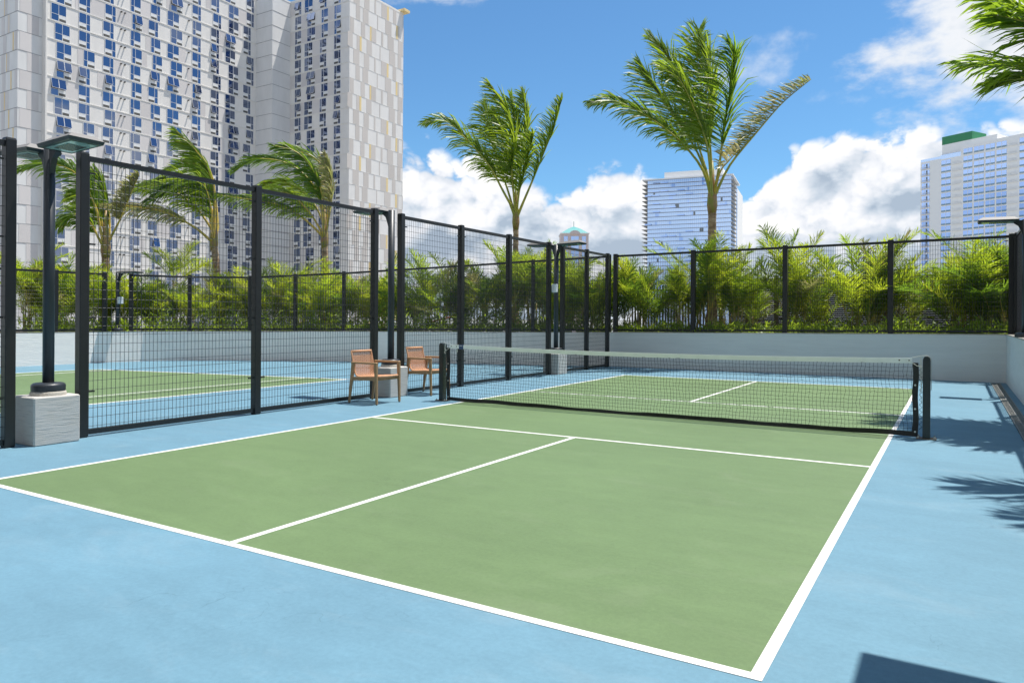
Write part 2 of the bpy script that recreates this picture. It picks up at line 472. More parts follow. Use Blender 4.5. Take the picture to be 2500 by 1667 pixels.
# ------------------------------------------------------------------ mesh helpers
class MB:
    def __init__(s):
        s.v, s.f, s.mi = [], [], []

    def face(s, idx, mi=0):
        s.f.append(idx)
        s.mi.append(mi)

    def quad(s, a, b, c, d, mi=0):
        n = len(s.v)
        s.v += [tuple(a), tuple(b), tuple(c), tuple(d)]
        s.face((n, n + 1, n + 2, n + 3), mi)

    def box(s, lo, hi, mi=0):
        x0, y0, z0 = lo
        x1, y1, z1 = hi
        n = len(s.v)
        s.v += [(x0, y0, z0), (x1, y0, z0), (x1, y1, z0), (x0, y1, z0), (x0, y0, z1), (x1, y0, z1), (x1, y1, z1), (x0, y1, z1)]
        for q in ((3, 2, 1, 0), (4, 5, 6, 7), (0, 1, 5, 4), (1, 2, 6, 5), (2, 3, 7, 6), (3, 0, 4, 7)):
            s.face(tuple(n + i for i in q), mi)

    def bevbox(s, lo, hi, b, mi=0):
        """box with chamfered vertical and top/bottom edges"""
        x0, y0, z0 = lo
        x1, y1, z1 = hi
        rings = [(b, z0), (0, z0 + b), (0, z1 - b), (b, z1)]
        n = len(s.v)
        for ins, z in rings:
            for (x, y) in ((x0 + ins + b, y0 + ins), (x1 - ins - b, y0 + ins), (x1 - ins, y0 + ins + b), (x1 - ins, y1 - ins - b),
                           (x1 - ins - b, y1 - ins), (x0 + ins + b, y1 - ins), (x0 + ins, y1 - ins - b), (x0 + ins, y0 + ins + b)):
                s.v.append((x, y, z))
        for r in range(3):
            for i in range(8):
                j = (i + 1) % 8
                s.face((n + r * 8 + i, n + r * 8 + j, n + r * 8 + 8 + j, n + r * 8 + 8 + i), mi)
        s.face(tuple(n + i for i in reversed(range(8))), mi)
        s.face(tuple(n + 24 + i for i in range(8)), mi)

    def bar(s, a, b, w, h, up=(0, 0, 1), mi=0):
        a, b = V(a), V(b)
        t = (b - a).normalized()
        u = V(up)
        sd = t.cross(u)
        if sd.length < 1e-5:
            sd = t.cross(V((1, 0, 0)))
        sd.normalize()
        u = sd.cross(t).normalized()
        n = len(s.v)
        for p in (a, b):
            for (i, j) in ((-1, -1), (1, -1), (1, 1), (-1, 1)):
                s.v.append(tuple(p + sd * (i * w / 2) + u * (j * h / 2)))
        for i in range(4):
            j = (i + 1) % 4
            s.face((n + i, n + j, n + 4 + j, n + 4 + i), mi)
        s.face((n + 3, n + 2, n + 1, n), mi)
        s.face((n + 4, n + 5, n + 6, n + 7), mi)

    def tube(s, pts, rad, seg=8, mi=0, cap=True):
        pts = [V(p) for p in pts]
        if not isinstance(rad, (list, tuple)):
            rad = [rad] * len(pts)
        t0 = (pts[1] - pts[0]).normalized()
        a = t0.cross(V((0, 0, 1)))
        if a.length < 1e-3:
            a = V((1, 0, 0))
        a.normalize()
        n = len(s.v)
        for i, p in enumerate(pts):
            t = (pts[min(i + 1, len(pts) - 1)] - pts[max(i - 1, 0)]).normalized()
            a = (a - t * a.dot(t)).normalized()
            b = t.cross(a)
            for k in range(seg):
                an = 2 * math.pi * k / seg
                s.v.append(tuple(p + (a * math.cos(an) + b * math.sin(an)) * rad[i]))
        for i in range(len(pts) - 1):
            for k in range(seg):
                k2 = (k + 1) % seg
                s.face((n + i * seg + k, n + i * seg + k2, n + (i + 1) * seg + k2, n + (i + 1) * seg + k), mi)
        if cap:
            s.face(tuple(n + k for k in reversed(range(seg))), mi)
            s.face(tuple(n + (len(pts) - 1) * seg + k for k in range(seg)), mi)

    def lathe(s, c, prof, seg=24, mi=0):
        n = len(s.v)
        for r, z in prof:
            for k in range(seg):
                an = 2 * math.pi * k / seg
                s.v.append((c[0] + r * math.cos(an), c[1] + r * math.sin(an), c[2] + z))
        for i in range(len(prof) - 1):
            for k in range(seg):
                k2 = (k + 1) % seg
                s.face((n + i * seg + k, n + i * seg + k2, n + (i + 1) * seg + k2, n + (i + 1) * seg + k), mi)
        s.face(tuple(n + (len(prof) - 1) * seg + k for k in range(seg)), mi)

    def mesh(s, name, mats, smooth=False):
        me = bpy.data.meshes.new(name)
        me.from_pydata(s.v, [], s.f)
        for mm in (mats if isinstance(mats, (list, tuple)) else [mats]):
            me.materials.append(MATS[mm])
        if len(set(s.mi)) > 1:
            me.polygons.foreach_set('material_index', s.mi)
        if smooth:
            me.polygons.foreach_set('use_smooth', [True] * len(s.f))
        me.update()
        return me

    def build(s, name, mats, parent=None, smooth=False):
        return link(name, s.mesh(name, mats, smooth), parent)


def link(name, data, parent=None, loc=None, rot=None, scale=None):
    o = bpy.data.objects.new(name, data)
    COL.objects.link(o)
    if parent is not None:
        o.parent = parent
    if loc is not None:
        o.location = loc
    if rot is not None:
        o.rotation_euler = rot
    if scale is not None:
        o.scale = scale
    return o


def tag(o, label, cat, group=None):
    o['label'] = label
    o['category'] = cat
    if group:
        o['group'] = group
    return o


def thing(name, label, cat, loc=(0, 0, 0), rz=0.0, group=None):
    return tag(link(name, None, None, loc, (0, 0, rz)), label, cat, group)


def struct(o):
    o['kind'] = 'structure'
    return o


def spline(pts, n):
    """Catmull-Rom through the points"""
    P = [V(p) for p in pts]
    P = [P[0] * 2 - P[1]] + P + [P[-1] * 2 - P[-2]]
    out = []
    m_ = len(P) - 3
    for i in range(n + 1):
        u = i / n * m_
        k = min(int(u), m_ - 1)
        t = u - k
        a, b, c, d = P[k:k + 4]
        out.append(0.5 * ((2 * b) + (c - a) * t + (2 * a - 5 * b + 4 * c - d) * t * t + (3 * b - a - 3 * c + d) * t ** 3))
    return out


def resample(P, n):
    cum = [0.0]
    for a, b in zip(P[:-1], P[1:]):
        cum.append(cum[-1] + (b - a).length)
    out, k = [], 0
    for i in range(n + 1):
        t = cum[-1] * i / n
        while k < len(P) - 2 and cum[k + 1] < t:
            k += 1
        out.append(P[k].lerp(P[k + 1], min(1.0, max(0.0, (t - cum[k]) / max(1e-9, cum[k + 1] - cum[k])))))
    return out


# ------------------------------------------------------------------ ground, court, lines
WALL = [(-14.1, -14.0), (-14.1, 0.0), (-14.1, 7.4), (-14.05, 8.9), (-13.75, 10.0), (-13.04, 10.98), (-11.65, 12.03), (-10.42, 12.70), (-9.07, 13.38),
        (-7.4, 14.02), (-5.65, 14.66), (-3.6, 15.33), (-1.55, 16.12)]
RX, FY = 7.64, 16.12


def sheet(name, pts, z, mtl, parent=None):
    mb = MB()
    mb.v = [(x, y, z) for x, y in pts]
    mb.face(tuple(range(len(pts))))
    return mb.build(name, mtl, parent)


mb = MB()
mb.v = [(-6000, -6000, -14), (6000, -6000, -14), (6000, 6000, -14), (-6000, 6000, -14)]
mb.face((0, 1, 2, 3))
struct(mb.build('ground', 'city_ground'))
struct(sheet('court_surface', [(-15, -14), (8.2, -14), (8.2, 16.5), (-15, 16.5)], 0.0, 'court_blue'))

W6, L13, LW = 6.096, 13.411, 0.0508
play = struct(sheet('playing_court', [(LW / 2, LW / 2), (W6 - LW / 2, LW / 2), (W6 - LW / 2, L13 - LW / 2), (LW / 2, L13 - LW / 2)], 0.0015, 'court_green'))


def rect_line(x0, y0, x1, y1, z=0.003, parent=None):
    b_ = MB()
    b_.box((x0, y0, 0.0004), (x1, y1, z))
    return b_.build('court_line', 'line_white', parent)


NY = L13 / 2
rect_line(0, 0, LW, L13, 0.003, play)
rect_line(W6 - LW, 0, W6, L13, 0.003, play)
rect_line(LW, 0, W6 - LW, LW, 0.003, play)
rect_line(LW, L13 - LW, W6 - LW, L13, 0.003, play)
for yk in (NY - 2.134, NY + 2.134 - LW):
    rect_line(LW, yk, W6 - LW, yk + LW, 0.003, play)
rect_line(W6 / 2 - LW / 2, LW, W6 / 2 + LW / 2, NY - 2.134, 0.003, play)
rect_line(W6 / 2 - LW / 2, NY + 2.134, W6 / 2 + LW / 2, L13 - LW, 0.003, play)

# the neighbouring court behind the divider fence
q = [(-4.44, -6.0), (-4.44, 8.80), (-11.45, 7.42), (-11.75, 6.6), (-11.76, -6.0)]
play2 = struct(sheet('playing_court', q, 0.0015, 'court_green'))


def strip(a, b, w, parent):
    a, b = V((*a, 0)), V((*b, 0))
    n = (b - a).normalized().cross(UP) * (w / 2)
    return sheet('court_line', [(a - n)[:2], (b - n)[:2], (b + n)[:2], (a + n)[:2]][::-1], 0.003, 'line_white', parent)


strip((-4.44, -6), (-4.44, 8.80), 0.07, play2)
strip((-4.40, 8.80), (-11.45, 7.42), 0.07, play2)
strip((-11.45, 7.42), (-11.75, 6.6), 0.07, play2)
strip((-11.75, 6.6), (-11.76, -6), 0.08, play2)
strip((-5.44, -6), (-5.47, 8.58), 0.05, play2)
strip((-10.96, -6), (-11.02, 7.45), 0.07, play2)


def wall_run(name, path, thick, ztop, label, mtl='wall_paint_shade', zb=0.0, outward=1):
    """low wall along a path with a coping on top; ztop(x,y) gives its height"""
    t = thing(name, label, 'wall', (path[len(path) // 2][0], path[len(path) // 2][1], 0))
    base = V(t.location)
    pts = [V((x, y, 0)) for x, y in path]
    nor = []
    for i in range(len(pts)):
        d = (pts[min(i + 1, len(pts) - 1)] - pts[max(i - 1, 0)]).normalized()
        nor.append(V((-d.y, d.x, 0)) * outward)
    body, cop = MB(), MB()

    def ring(mbx, zb_, dz, i0, i1):
        n = len(mbx.v)
        for p, nn in zip(pts, nor):
            zt = ztop(p.x, p.y)
            lo = zb_ if zb_ is not None else zt
            for off, z in ((i0, lo), (i0, zt + dz), (i1, zt + dz), (i1, lo)):
                w = p + nn * off - base
                mbx.v.append((w.x, w.y, z))
        for i in range(len(pts) - 1):
            a, b = n + i * 4, n + i * 4 + 4
            for k in range(4):
                k2 = (k + 1) % 4
                mbx.face((a + k, b + k, b + k2, a + k2))
        mbx.face((n, n + 1, n + 2, n + 3))
        e = n + (len(pts) - 1) * 4
        mbx.face((e + 3, e + 2, e + 1, e))
    ring(body, zb, -0.015, 0.0, thick)
    body.build('wall_body', mtl, t)
    ring(cop, None, 0.006, -0.004, thick + 0.004)
    for i, v in enumerate(cop.v):
        if abs(v[2] - ztop(v[0] + base.x, v[1] + base.y)) < 1e-6:
            cop.v[i] = (v[0], v[1], v[2] - 0.0145)
    cop.build('coping', 'coping', t)
    return t


def fz(x, y=0):      # wall top height: the deck falls slightly towards the drain
    if x < -1.55:
        return 0.88 + (x + 14.1) / 12.55 * 0.075
    return 0.955 + (x + 1.55) / 9.2 * 0.085


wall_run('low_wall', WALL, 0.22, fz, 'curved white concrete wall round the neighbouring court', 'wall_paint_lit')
wall_run('low_wall', [(-1.548, FY), (3, FY), (RX + 0.2, FY)], 0.22, fz, 'straight painted wall toned grey for shade along the far end', 'wall_paint_shade')
wall_run('low_wall', [(RX, FY), (RX, 8), (RX, 0), (RX, -14)], 0.30, lambda x, y: 1.04, 'painted side wall toned grey for shade beside the drain grate', 'wall_paint_shade')

# planting beds behind the walls
mb = MB()
n = 0
outer = [(-19.5, -14.0), (-19.5, 0), (-19.5, 8.5), (-18.8, 11.5), (-17.5, 13.6), (-15.8, 15.2), (-14, 16.2), (-12.4, 17), (-11, 17.6), (-9, 18.3), (-7, 19), (-4.5, 19.6), (-1.6, 20.0)]
for (a, b) in zip(WALL, outer):
    mb.v += [(a[0] - 0.1, a[1] + 0.1, fz(a[0]) - 0.05), (b[0], b[1], 0.82)]
for i in range(len(WALL) - 1):
    mb.face((2 * i, 2 * i + 2, 2 * i + 3, 2 * i + 1))
i0 = len(mb.v)
mb.v += [(-1.6, FY + .15, .9), (9.5, FY + .15, .99), (13.5, 20, .99), (-1.6, 20, .82)]
mb.face((i0, i0 + 1, i0 + 2, i0 + 3))
i0 = len(mb.v)
mb.v += [(RX + .15, -14, .99), (13.5, -14, .99), (13.5, 20, .985), (RX + .15, FY + .4, .985)]
mb.face((i0, i0 + 1, i0 + 2, i0 + 3))
struct(mb.build('planting_bed', 'soil'))
# podium mass below the beds
mb = MB()
mb.box((-19.6, -14.1, -13.9), (13.6, 20.1, -0.06))
struct(mb.build('podium', 'behind_wall'))

# trench drain along the side wall
dr = thing('trench_drain', 'grey slotted trench drain grate beside the side wall', 'drain', (7.445, 0, 0))
mb = MB()
mb.box((-0.085, -8, 0.001), (0.085, 15.85, 0.005))
mb.build('channel', 'drain_dark', dr)
mb = MB()
y = -8.0
while y < 15.8:
    mb.box((-0.068, y, 0.006), (0.068, y + 0.017, 0.012))
    y += 0.03
for sx in (-0.075, 0.0, 0.075):
    mb.box((sx - 0.008, -8, 0.006), (sx + 0.008, 15.85, 0.0135))
mb.build('grate', 'drain_grate', dr)


# ------------------------------------------------------------------ fences
def post_mesh(h, w=0.1):
    mb_ = MB()
    mb_.bevbox((-w / 2, -w / 2, 0), (w / 2, w / 2, h), 0.006)
    return mb_.mesh('post', 'black_metal')


def mesh_panel(a, b, z0a, z0b, z1a, z1b, name, parent, dx=0.0508, dz=0.1016, r=0.0031):
    """welded wire panel between two posts"""
    a, b = V((a[0], a[1], 0)), V((b[0], b[1], 0))
    t = (b - a)
    L = t.length
    t.normalize()
    nrm = V((-t.y, t.x, 0))
    mb_ = MB()

    def wire(p, q, u, w):
        n_ = len(mb_.v)
        for pt in (p, q):
            mb_.v.append(tuple(pt + u * r))
            mb_.v.append(tuple(pt - u * r * 0.6 + w * r))
            mb_.v.append(tuple(pt - u * r * 0.6 - w * r))
        for k in range(3):
            k2 = (k + 1) % 3
            mb_.face((n_ + k, n_ + k2, n_ + 3 + k2, n_ + 3 + k))
    k = dx * 0.5
    while k < L:
        f = k / L
        p = a + t * k
        wire(p + UP * (z0a + (z0b - z0a) * f), p + UP * (z1a + (z1b - z1a) * f), nrm, t)
        k += dx
    nz = max(2, round((z1a - z0a) / dz))
    for i in range(nz + 1):
        f = (i + 0.3) / (nz + 0.3)
        wire(a + UP * (z0a + (z1a - z0a) * f) + nrm * 0.005, b + UP * (z0b + (z1b - z0b) * f) + nrm * 0.005, UP, nrm)
    return mb_.build(name, 'wire', parent)


PM = post_mesh(1.0, 0.1)
clip = MB()
clip.box((-0.035, -0.012, -0.009), (0.035, 0.012, 0.009))
CLIP = clip.mesh('bracket', 'black_metal')


def fence(name, label, posts, zb, zt, clips=(0.16, 0.42, 0.68, 0.93), postw=0.1, railh=0.055):
    """posts: list of (x,y); zb, zt: functions of (x,y) for base and top"""
    t = thing(name, label, 'fence', (posts[0][0], posts[0][1], zb(*posts[0])))
    o = V(t.location)
    for i, (x, y) in enumerate(posts):
        h = zt(x, y) - zb(x, y)
        p = posts[max(i - 1, 0)]
        qn = posts[min(i + 1, len(posts) - 1)]
        ang = math.atan2(qn[1] - p[1], qn[0] - p[0])
        link('post', PM, t, V((x, y, zb(x, y))) - o, (0, 0, ang), (postw / 0.1, postw / 0.1, h))
    for (p, qn) in zip(posts[:-1], posts[1:]):
        a, b = V((p[0], p[1], 0)), V((qn[0], qn[1], 0))
        d = (b - a).normalized()
        a2, b2 = a + d * (postw / 2 - 0.001), b - d * (postw / 2 - 0.001)
        za0, za1, zb0, zb1 = zb(*p), zt(*p), zb(*qn), zt(*qn)
        for nm, ka, kb in (('top_rail', za1 - 0.06, zb1 - 0.06), ('bottom_rail', za0 + 0.055, zb0 + 0.055)):
            mb_ = MB()
            mb_.bar(a2 + UP * ka - o, b2 + UP * kb - o, 0.05, railh)
            mb_.build(nm, 'black_metal', t)
        pn = mesh_panel((a2 - o)[:2], (b2 - o)[:2], za0 + 0.08 - o.z, zb0 + 0.08 - o.z, za1 - 0.085 - o.z, zb1 - 0.085 - o.z, 'wire_mesh', t)
        ang = math.atan2(d.y, d.x)
        nrm = V((-d.y, d.x, 0))
        for f in clips:
            for e, s_ in ((a2, 1), (b2, -1)):
                zz = (za0 if s_ == 1 else zb0) + f * ((za1 - za0) if s_ == 1 else (zb1 - zb0))
                link('bracket', CLIP, t, e + d * (s_ * 0.045) + UP * zz - o - nrm * 0.014, (0, 0, ang))
    return t


DX = -1.5
ztop_div = lambda x, y: 3.13
z_zero = lambda x, y: 0.0
fence('divider_fence', 'tall black wire mesh fence bay running out past the twin headed lamp', [(DX, -3.8), (DX, -1.45), (DX, 0.89)], z_zero, ztop_div)
fence('divider_fence', 'tall black wire mesh fence between the twin headed lamp and the single headed lamp', [(DX, 1.62), (DX, 3.96), (DX, 6.34)], z_zero, ztop_div)
fence('divider_fence', 'tall black wire mesh fence beginning behind the turned armchair and the net post', [(DX, 7.02), (DX, 8.81), (DX, 10.59), (DX, 12.39)], z_zero, ztop_div)
fence('divider_fence', 'short tall black mesh fence stretch meeting the far wall', [(DX, 13.1), (DX, 14.47), (DX, 15.80)], z_zero, ztop_div)
zft = lambda x, y: 3.14 + (x + 1.5) / 9.2 * 0.07
fence('boundary_fence', 'black mesh fence standing on the straight far wall', [(-1.44, FY + .11), (0.77, FY + .11), (3.09, FY + .11), (5.42, FY + .11), (7.74, FY + .11)], lambda x, y: fz(x) + .006, zft, postw=0.115)
zlt = lambda x, y: 2.58 if x < -11.6 else 2.58 + (x + 11.6) / 10.1 * 0.56
CP = [(-14.2, -3), (-14.2, -.8), (-14.2, 1.4), (-14.2, 3.6), (-14.2, 5.7), (-14.2, 7.75), (-14.15, 9.05)]
CP2 = [(-13.98, 9.75), (-13.12, 11.06), (-11.71, 12.13), (-10.47, 12.80), (-9.12, 13.48), (-7.45, 14.12), (-5.70, 14.76), (-3.65, 15.43), (-1.62, 16.2)]
fence('boundary_fence', 'black mesh fence on the sunlit straight part of the curved wall', CP, lambda x, y: fz(x) + .006, zlt)
fence('boundary_fence', 'black mesh fence following the bend of the curved wall', CP2, lambda x, y: fz(x) + .006, zlt)
fence('boundary_fence', 'black mesh fence on the side wall above the drain', [(7.83, FY + .02), (7.83, 13.25)], lambda x, y: 1.047, lambda x, y: 3.22, clips=())
fence('boundary_fence', 'black mesh fence on the side wall past the wall mounted lamp', [(7.83, 12.5), (7.83, 10.2), (7.83, 7.9), (7.83, 5.6), (7.83, 3.3), (7.83, 1.0)], lambda x, y: 1.047, lambda x, y: 3.22, clips=())


# ------------------------------------------------------------------ lamps
def head_mesh():
    """flat area-light head, arm end at origin, reaching along +X"""
    mb_ = MB()
    L_, W_ = 0.62, 0.36
    x0 = 0.10
    zb_, zm, zt_ = -0.035, 0.0, 0.055
    n_ = len(mb_.v)
    for (ix, z) in ((0.012, zb_), (0.0, zm), (0.075, zt_)):
        mb_.v += [(x0 + ix, -W_ / 2 + ix, z), (x0 + L_ - ix, -W_ / 2 + ix, z), (x0 + L_ - ix, W_ / 2 - ix, z), (x0 + ix, W_ / 2 - ix, z)]
    for r in range(2):
        for k in range(4):
            k2 = (k + 1) % 4
            mb_.face((n_ + r * 4 + k, n_ + r * 4 + k2, n_ + r * 4 + 4 + k2, n_ + r * 4 + 4 + k), 1 if r == 0 else 0)
    mb_.face((n_ + 3, n_ + 2, n_ + 1, n_), 1)
    mb_.face((n_ + 8, n_ + 9, n_ + 10, n_ + 11), 0)
    return mb_.mesh('lamp_head', ['fixture_grey', 'fixture_dark'])


HEAD = head_mesh()
mb = MB()
mb.box((0.18, -0.13, -0.041), (0.66, 0.13, -0.036))
LENS = mb.mesh('lens', 'lens')
mb = MB()
for i in range(10):
    for j in range(7):
        x, y = 0.28 + i * 0.028, -0.085 + j * 0.028
        mb.box((x - 0.009, y - 0.009, -0.048), (x + 0.009, y + 0.009, -0.0415))
LED = mb.mesh('led_array', 'led')
mb = MB()
prof = [(0.0, -0.30), (0.03, -0.2), (0.07, -0.10), (0.14, -0.045), (0.14, 0.0), (0.0, 0.0)]
for sy in (-0.028, 0.028):
    pass
n0 = len(mb.v)
for sy in (-0.028, 0.028):
    for (x, z) in prof:
        mb.v.append((0.04 + x, sy, z))
k = len(prof)
mb.face(tuple(n0 + i for i in range(k)))
mb.face(tuple(n0 + k + i for i in reversed(range(k))))
for i in range(k):
    j = (i + 1) % k
    mb.face((n0 + i, n0 + k + i, n0 + k + j, n0 + j))
ARM = mb.mesh('arm', 'pole_metal')


def lamp(label, x, y, zbase, heads, top=3.10, pedestal=True, boxes=(), cover=True):
    t = thing('court_lamp', label, 'lamp', (x, y, 0))
    zc = zbase
    if pedestal:
        mb_ = MB()
        mb_.bevbox((-0.23, -0.23, 0.0), (0.19, 0.23, 0.50), 0.012)
        mb_.build('pedestal', 'board_concrete', t)
        mb_ = MB()
        mb_.lathe((0, 0, 0.50), [(0.168, 0.0), (0.166, 0.03), (0.158, 0.042), (0.0, 0.045)], 28)
        mb_.build('grout_pad', 'coping', t, True)
        zc = 0.545
    if cover:
        mb_ = MB()
        mb_.lathe((0, 0, zc), [(0.158, 0.0), (0.16, 0.052), (0.154, 0.07), (0.135, 0.082), (0.06, 0.088), (0.0, 0.088)], 28)
        mb_.build('base_cover', 'pole_metal', t, True)
    mb_ = MB()
    mb_.tube([(0, 0, zc + 0.05), (0, 0, top)], 0.055, 20)
    mb_.build('pole', 'pole_metal', t, True)
    for ang, tilt in heads:
        e = link('lamp_head', HEAD, t, (0, 0, top - 0.005), (0, tilt, ang))
        link('lens', LENS, e)
        link('led_array', LED, e)
        link('arm', ARM, t, (0, 0, top - 0.01), (0, 0, ang))
    for (bx_, by_, bz_) in boxes:
        mb_ = MB()
        mb_.bevbox((bx_ - 0.05, by_ - 0.075, bz_ - 0.1), (bx_ + 0.05, by_ + 0.075, bz_ + 0.1), 0.015)
        mb_.build('junction_box', 'box_white', t)
    return t


lamp('twin headed black court lamp on a grained concrete pedestal in the first fence gap', -1.49, 1.27, 0, [(0.0, -0.03), (math.pi, -0.03)])
lamp('single headed black court lamp on a concrete pedestal behind the armchairs', -1.49, 6.75, 0, [(math.pi, -0.03)], top=3.15)
lamp('twin headed court lamp with white junction box in the last fence gap', -1.49, 12.75, 0, [(0.0, -0.03), (math.pi, -0.03)], boxes=[(0.03, -0.13, 2.05)])
lamp('black court lamp standing on top of the side wall coping', 7.76, 12.88, 1.047, [(math.pi, -0.02)], top=3.12, pedestal=False)
lamp('black court lamp on the bend of the curved wall with a white box', -14.08, 9.40, 0.9, [(0.35, -0.02)], top=2.60, pedestal=False, boxes=[(0.08, 0.03, 1.78)])


# ------------------------------------------------------------------ net
def make_net():
    XL, XR = -0.36, 6.43
    t = thing('pickleball_net', 'black pickleball net with pale top tape strung between two black posts', 'net', (W6 / 2, NY, 0))
    o = V(t.location)
    XL, XR = XL - o.x, XR - o.x

    def ztop(x):
        u = (x - XL) / (XR - XL) * 2 - 1
        return 0.868 + 0.043 * u * u
    for x, s_ in ((XL, -1), (XR, 1)):
        p = link('post', None, t, (x, 0, 0))
        mb_ = MB()
        w = 0.038
        prof_ = [(-w, 0.006), (w, 0.006), (w, 0.885), (w * .92, 0.905), (w * .7, 0.921), (w * .35, 0.93), (-w * .35, 0.93), (-w * .7, 0.921), (-w * .92, 0.905), (-w, 0.885)]
        k_ = len(prof_)
        for sy in (-0.05, 0.05):
            for (a, z) in prof_:
                mb_.v.append((a, sy, z))
        mb_.face(tuple(range(k_)))
        mb_.face(tuple(k_ + i for i in reversed(range(k_))))
        for i in range(k_):
            j = (i + 1) % k_
            mb_.face((i, k_ + i, k_ + j, j))
        bpy.data.objects.remove(p)
        p = mb_.build('post', 'net_post', t)
        p.location = (x, 0, 0)
        mb_ = MB()
        mb_.box((-0.10, -0.075, 0.0005), (0.10, 0.075, 0.011))
        mb_.build('base_plate', 'rust_plate', p)
        for (bx_, by_) in ((-0.08, -0.055), (0.08, -0.055), (-0.08, 0.055), (0.08, 0.055)):
            mb_ = MB()
            mb_.lathe((bx_, by_, 0.011), [(0.012, 0), (0.012, 0.012), (0.006, 0.013), (0.006, 0.026), (0, 0.027)], 8)
            mb_.build('bolt', 'steel', p)
    # cord and tape
    xa, xb = XL + 0.085, XR - 0.085
    mb_ = MB()
    N = 40
    for i in range(N):
        x0, x1 = xa + 0.06 + (xb - xa - .12) * i / N, xa + .06 + (xb - xa - .12) * (i + 1) / N
        for (yy, s_) in ((-0.006, 1), (0.006, -1)):
            mb_.quad((x0, yy, ztop(x0) - 0.058), (x1, yy, ztop(x1) - 0.058), (x1, yy, ztop(x1)), (x0, yy, ztop(x0)))
        mb_.quad((x0, -0.006, ztop(x0)), (x1, -0.006, ztop(x1)), (x1, 0.006, ztop(x1)), (x0, 0.006, ztop(x0)))
    mb_.build('top_tape', 'net_tape', t)
    mb_ = MB()
    mb_.tube([(XR + .045, 0, 0.55), (XR + 0.046, 0, 0.885), (XR + 0.03, 0, 0.925), (XR, 0, 0.938), (XR - 0.05, 0, 0.935), (xb - .06, 0, ztop(xb) + .003)], 0.004, 6)
    mb_.tube([(XL - .043, 0, 0.86), (XL - .02, 0, 0.93), (XL, 0, 0.936), (xa + .06, 0, ztop(xa) + .004)], 0.004, 6)
    mb_.build('net_cable', 'cord_white', t)
    # side bands
    for x, s_ in ((xa, 1), (xb, -1)):
        mb_ = MB()
        prev = None
        for i in range(13):
            z = 0.035 + (0.855 - 0.035) * i / 12
            off = 0.005 * math.sin(i * 0.9 + s_)
            cur = [(x + off - .004 * s_, z), (x + off + s_ * 0.055, z)]
            if prev:
                for yy in (-0.005, 0.005):
                    mb_.quad((prev[0][0], yy, prev[0][1]), (prev[1][0], yy, prev[1][1]), (cur[1][0], yy, cur[1][1]), (cur[0][0], yy, cur[0][1]))
                mb_.quad((prev[0][0], -0.005, prev[0][1]), (prev[0][0], 0.005, prev[0][1]), (cur[0][0], 0.005, cur[0][1]), (cur[0][0], -0.005, cur[0][1]))
            prev = cur
        b_ = mb_.build('side_band', 'net_band', t)
        for z in (0.07, 0.33, 0.60):
            m2 = MB()
            m2.tube([(x + s_ * .028, -0.011, z), (x + s_ * 0.028, 0.011, z)], 0.011, 8)
            m2.build('grommet', 'steel', b_)
    # bottom band
    mb_ = MB()
    prev = None
    for i in range(61):
        x = xa + (xb - xa) * i / 60
        dz = 0.006 * math.sin(x * 2.3) + 0.004 * math.sin(x * 7.1)
        sagm = -0.018 * (1 - ((x - xa) / (xb - xa) * 2 - 1) ** 2)
        cur = (x, 0.015 + max(dz + sagm, -0.008), 0.072 + dz + sagm, 0.012 * math.sin(x * 3.1))
        if prev:
            for yy in (-0.006, 0.006):
                mb_.quad((prev[0], yy + prev[3], prev[1]), (cur[0], yy + cur[3], cur[1]), (cur[0], yy, cur[2]), (prev[0], yy, prev[2]))
        prev = cur
    mb_.build('bottom_band', 'net_band', t)
    # knotted netting
    rr = random.Random(3)
    mb_ = MB()
    nx, nz = 150, 16
    G = []
    for i in range(nx + 1):
        colm = []
        for j in range(nz + 1):
            x = xa + 0.02 + (xb - xa - 0.04) * i / nx
            z0_, z1_ = 0.06, ztop(x) - 0.055
            jx, jz, jy = rr.gauss(0, 0.0035), rr.gauss(0, 0.003), rr.gauss(0, 0.004)
            wv = 0.006 * math.sin(j * 0.8 + i * 0.05)
            colm.append(V((x + jx + wv, jy, z0_ + (z1_ - z0_) * j / nz + (jz if 0 < j < nz else 0))))
        G.append(colm)
    r = 0.0021

    def seg(p, q_):
        n_ = len(mb_.v)
        d = (q_ - p).normalized()
        s1 = V((d.z, 0, -d.x)).normalized()
        s2 = V((0, 1, 0))
        for pt in (p, q_):
            for (a, b) in ((1, 0), (-.5, .87), (-.5, -.87)):
                mb_.v.append(tuple(pt + s1 * (a * r) + s2 * (b * r)))
        for kk in range(3):
            k2 = (kk + 1) % 3
            mb_.face((n_ + kk, n_ + k2, n_ + 3 + k2, n_ + 3 + kk))
    for i in range(nx + 1):
        for j in range(nz + 1):
            if i < nx:
                seg(G[i][j], G[i + 1][j])
            if j < nz:
                seg(G[i][j], G[i][j + 1])
    mb_.build('netting', 'net_black', t)
    # blue brand tag and ties
    xg = xa + 0.115 + 0.12
    mb_ = MB()
    mb_.box((xg, -0.0085, ztop(xg) - 0.066), (xg + 0.085, 0.0085, ztop(xg) + 0.004))
    g = mb_.build('tag', 'tag_blue', t)
    mb_ = MB()
    mb_.box((xg + .012, -0.0095, ztop(xg) - 0.018), (xg + 0.07, -0.0087, ztop(xg) - 0.010))
    mb_.build('tag_print', 'cord_white', g)
    mb_ = MB()
    mb_.box((xg - .045, -0.009, ztop(xg) - 0.115), (xg - .025, -0.007, ztop(xg) - 0.062))
    mb_.build('care_label', 'cord_white', t)
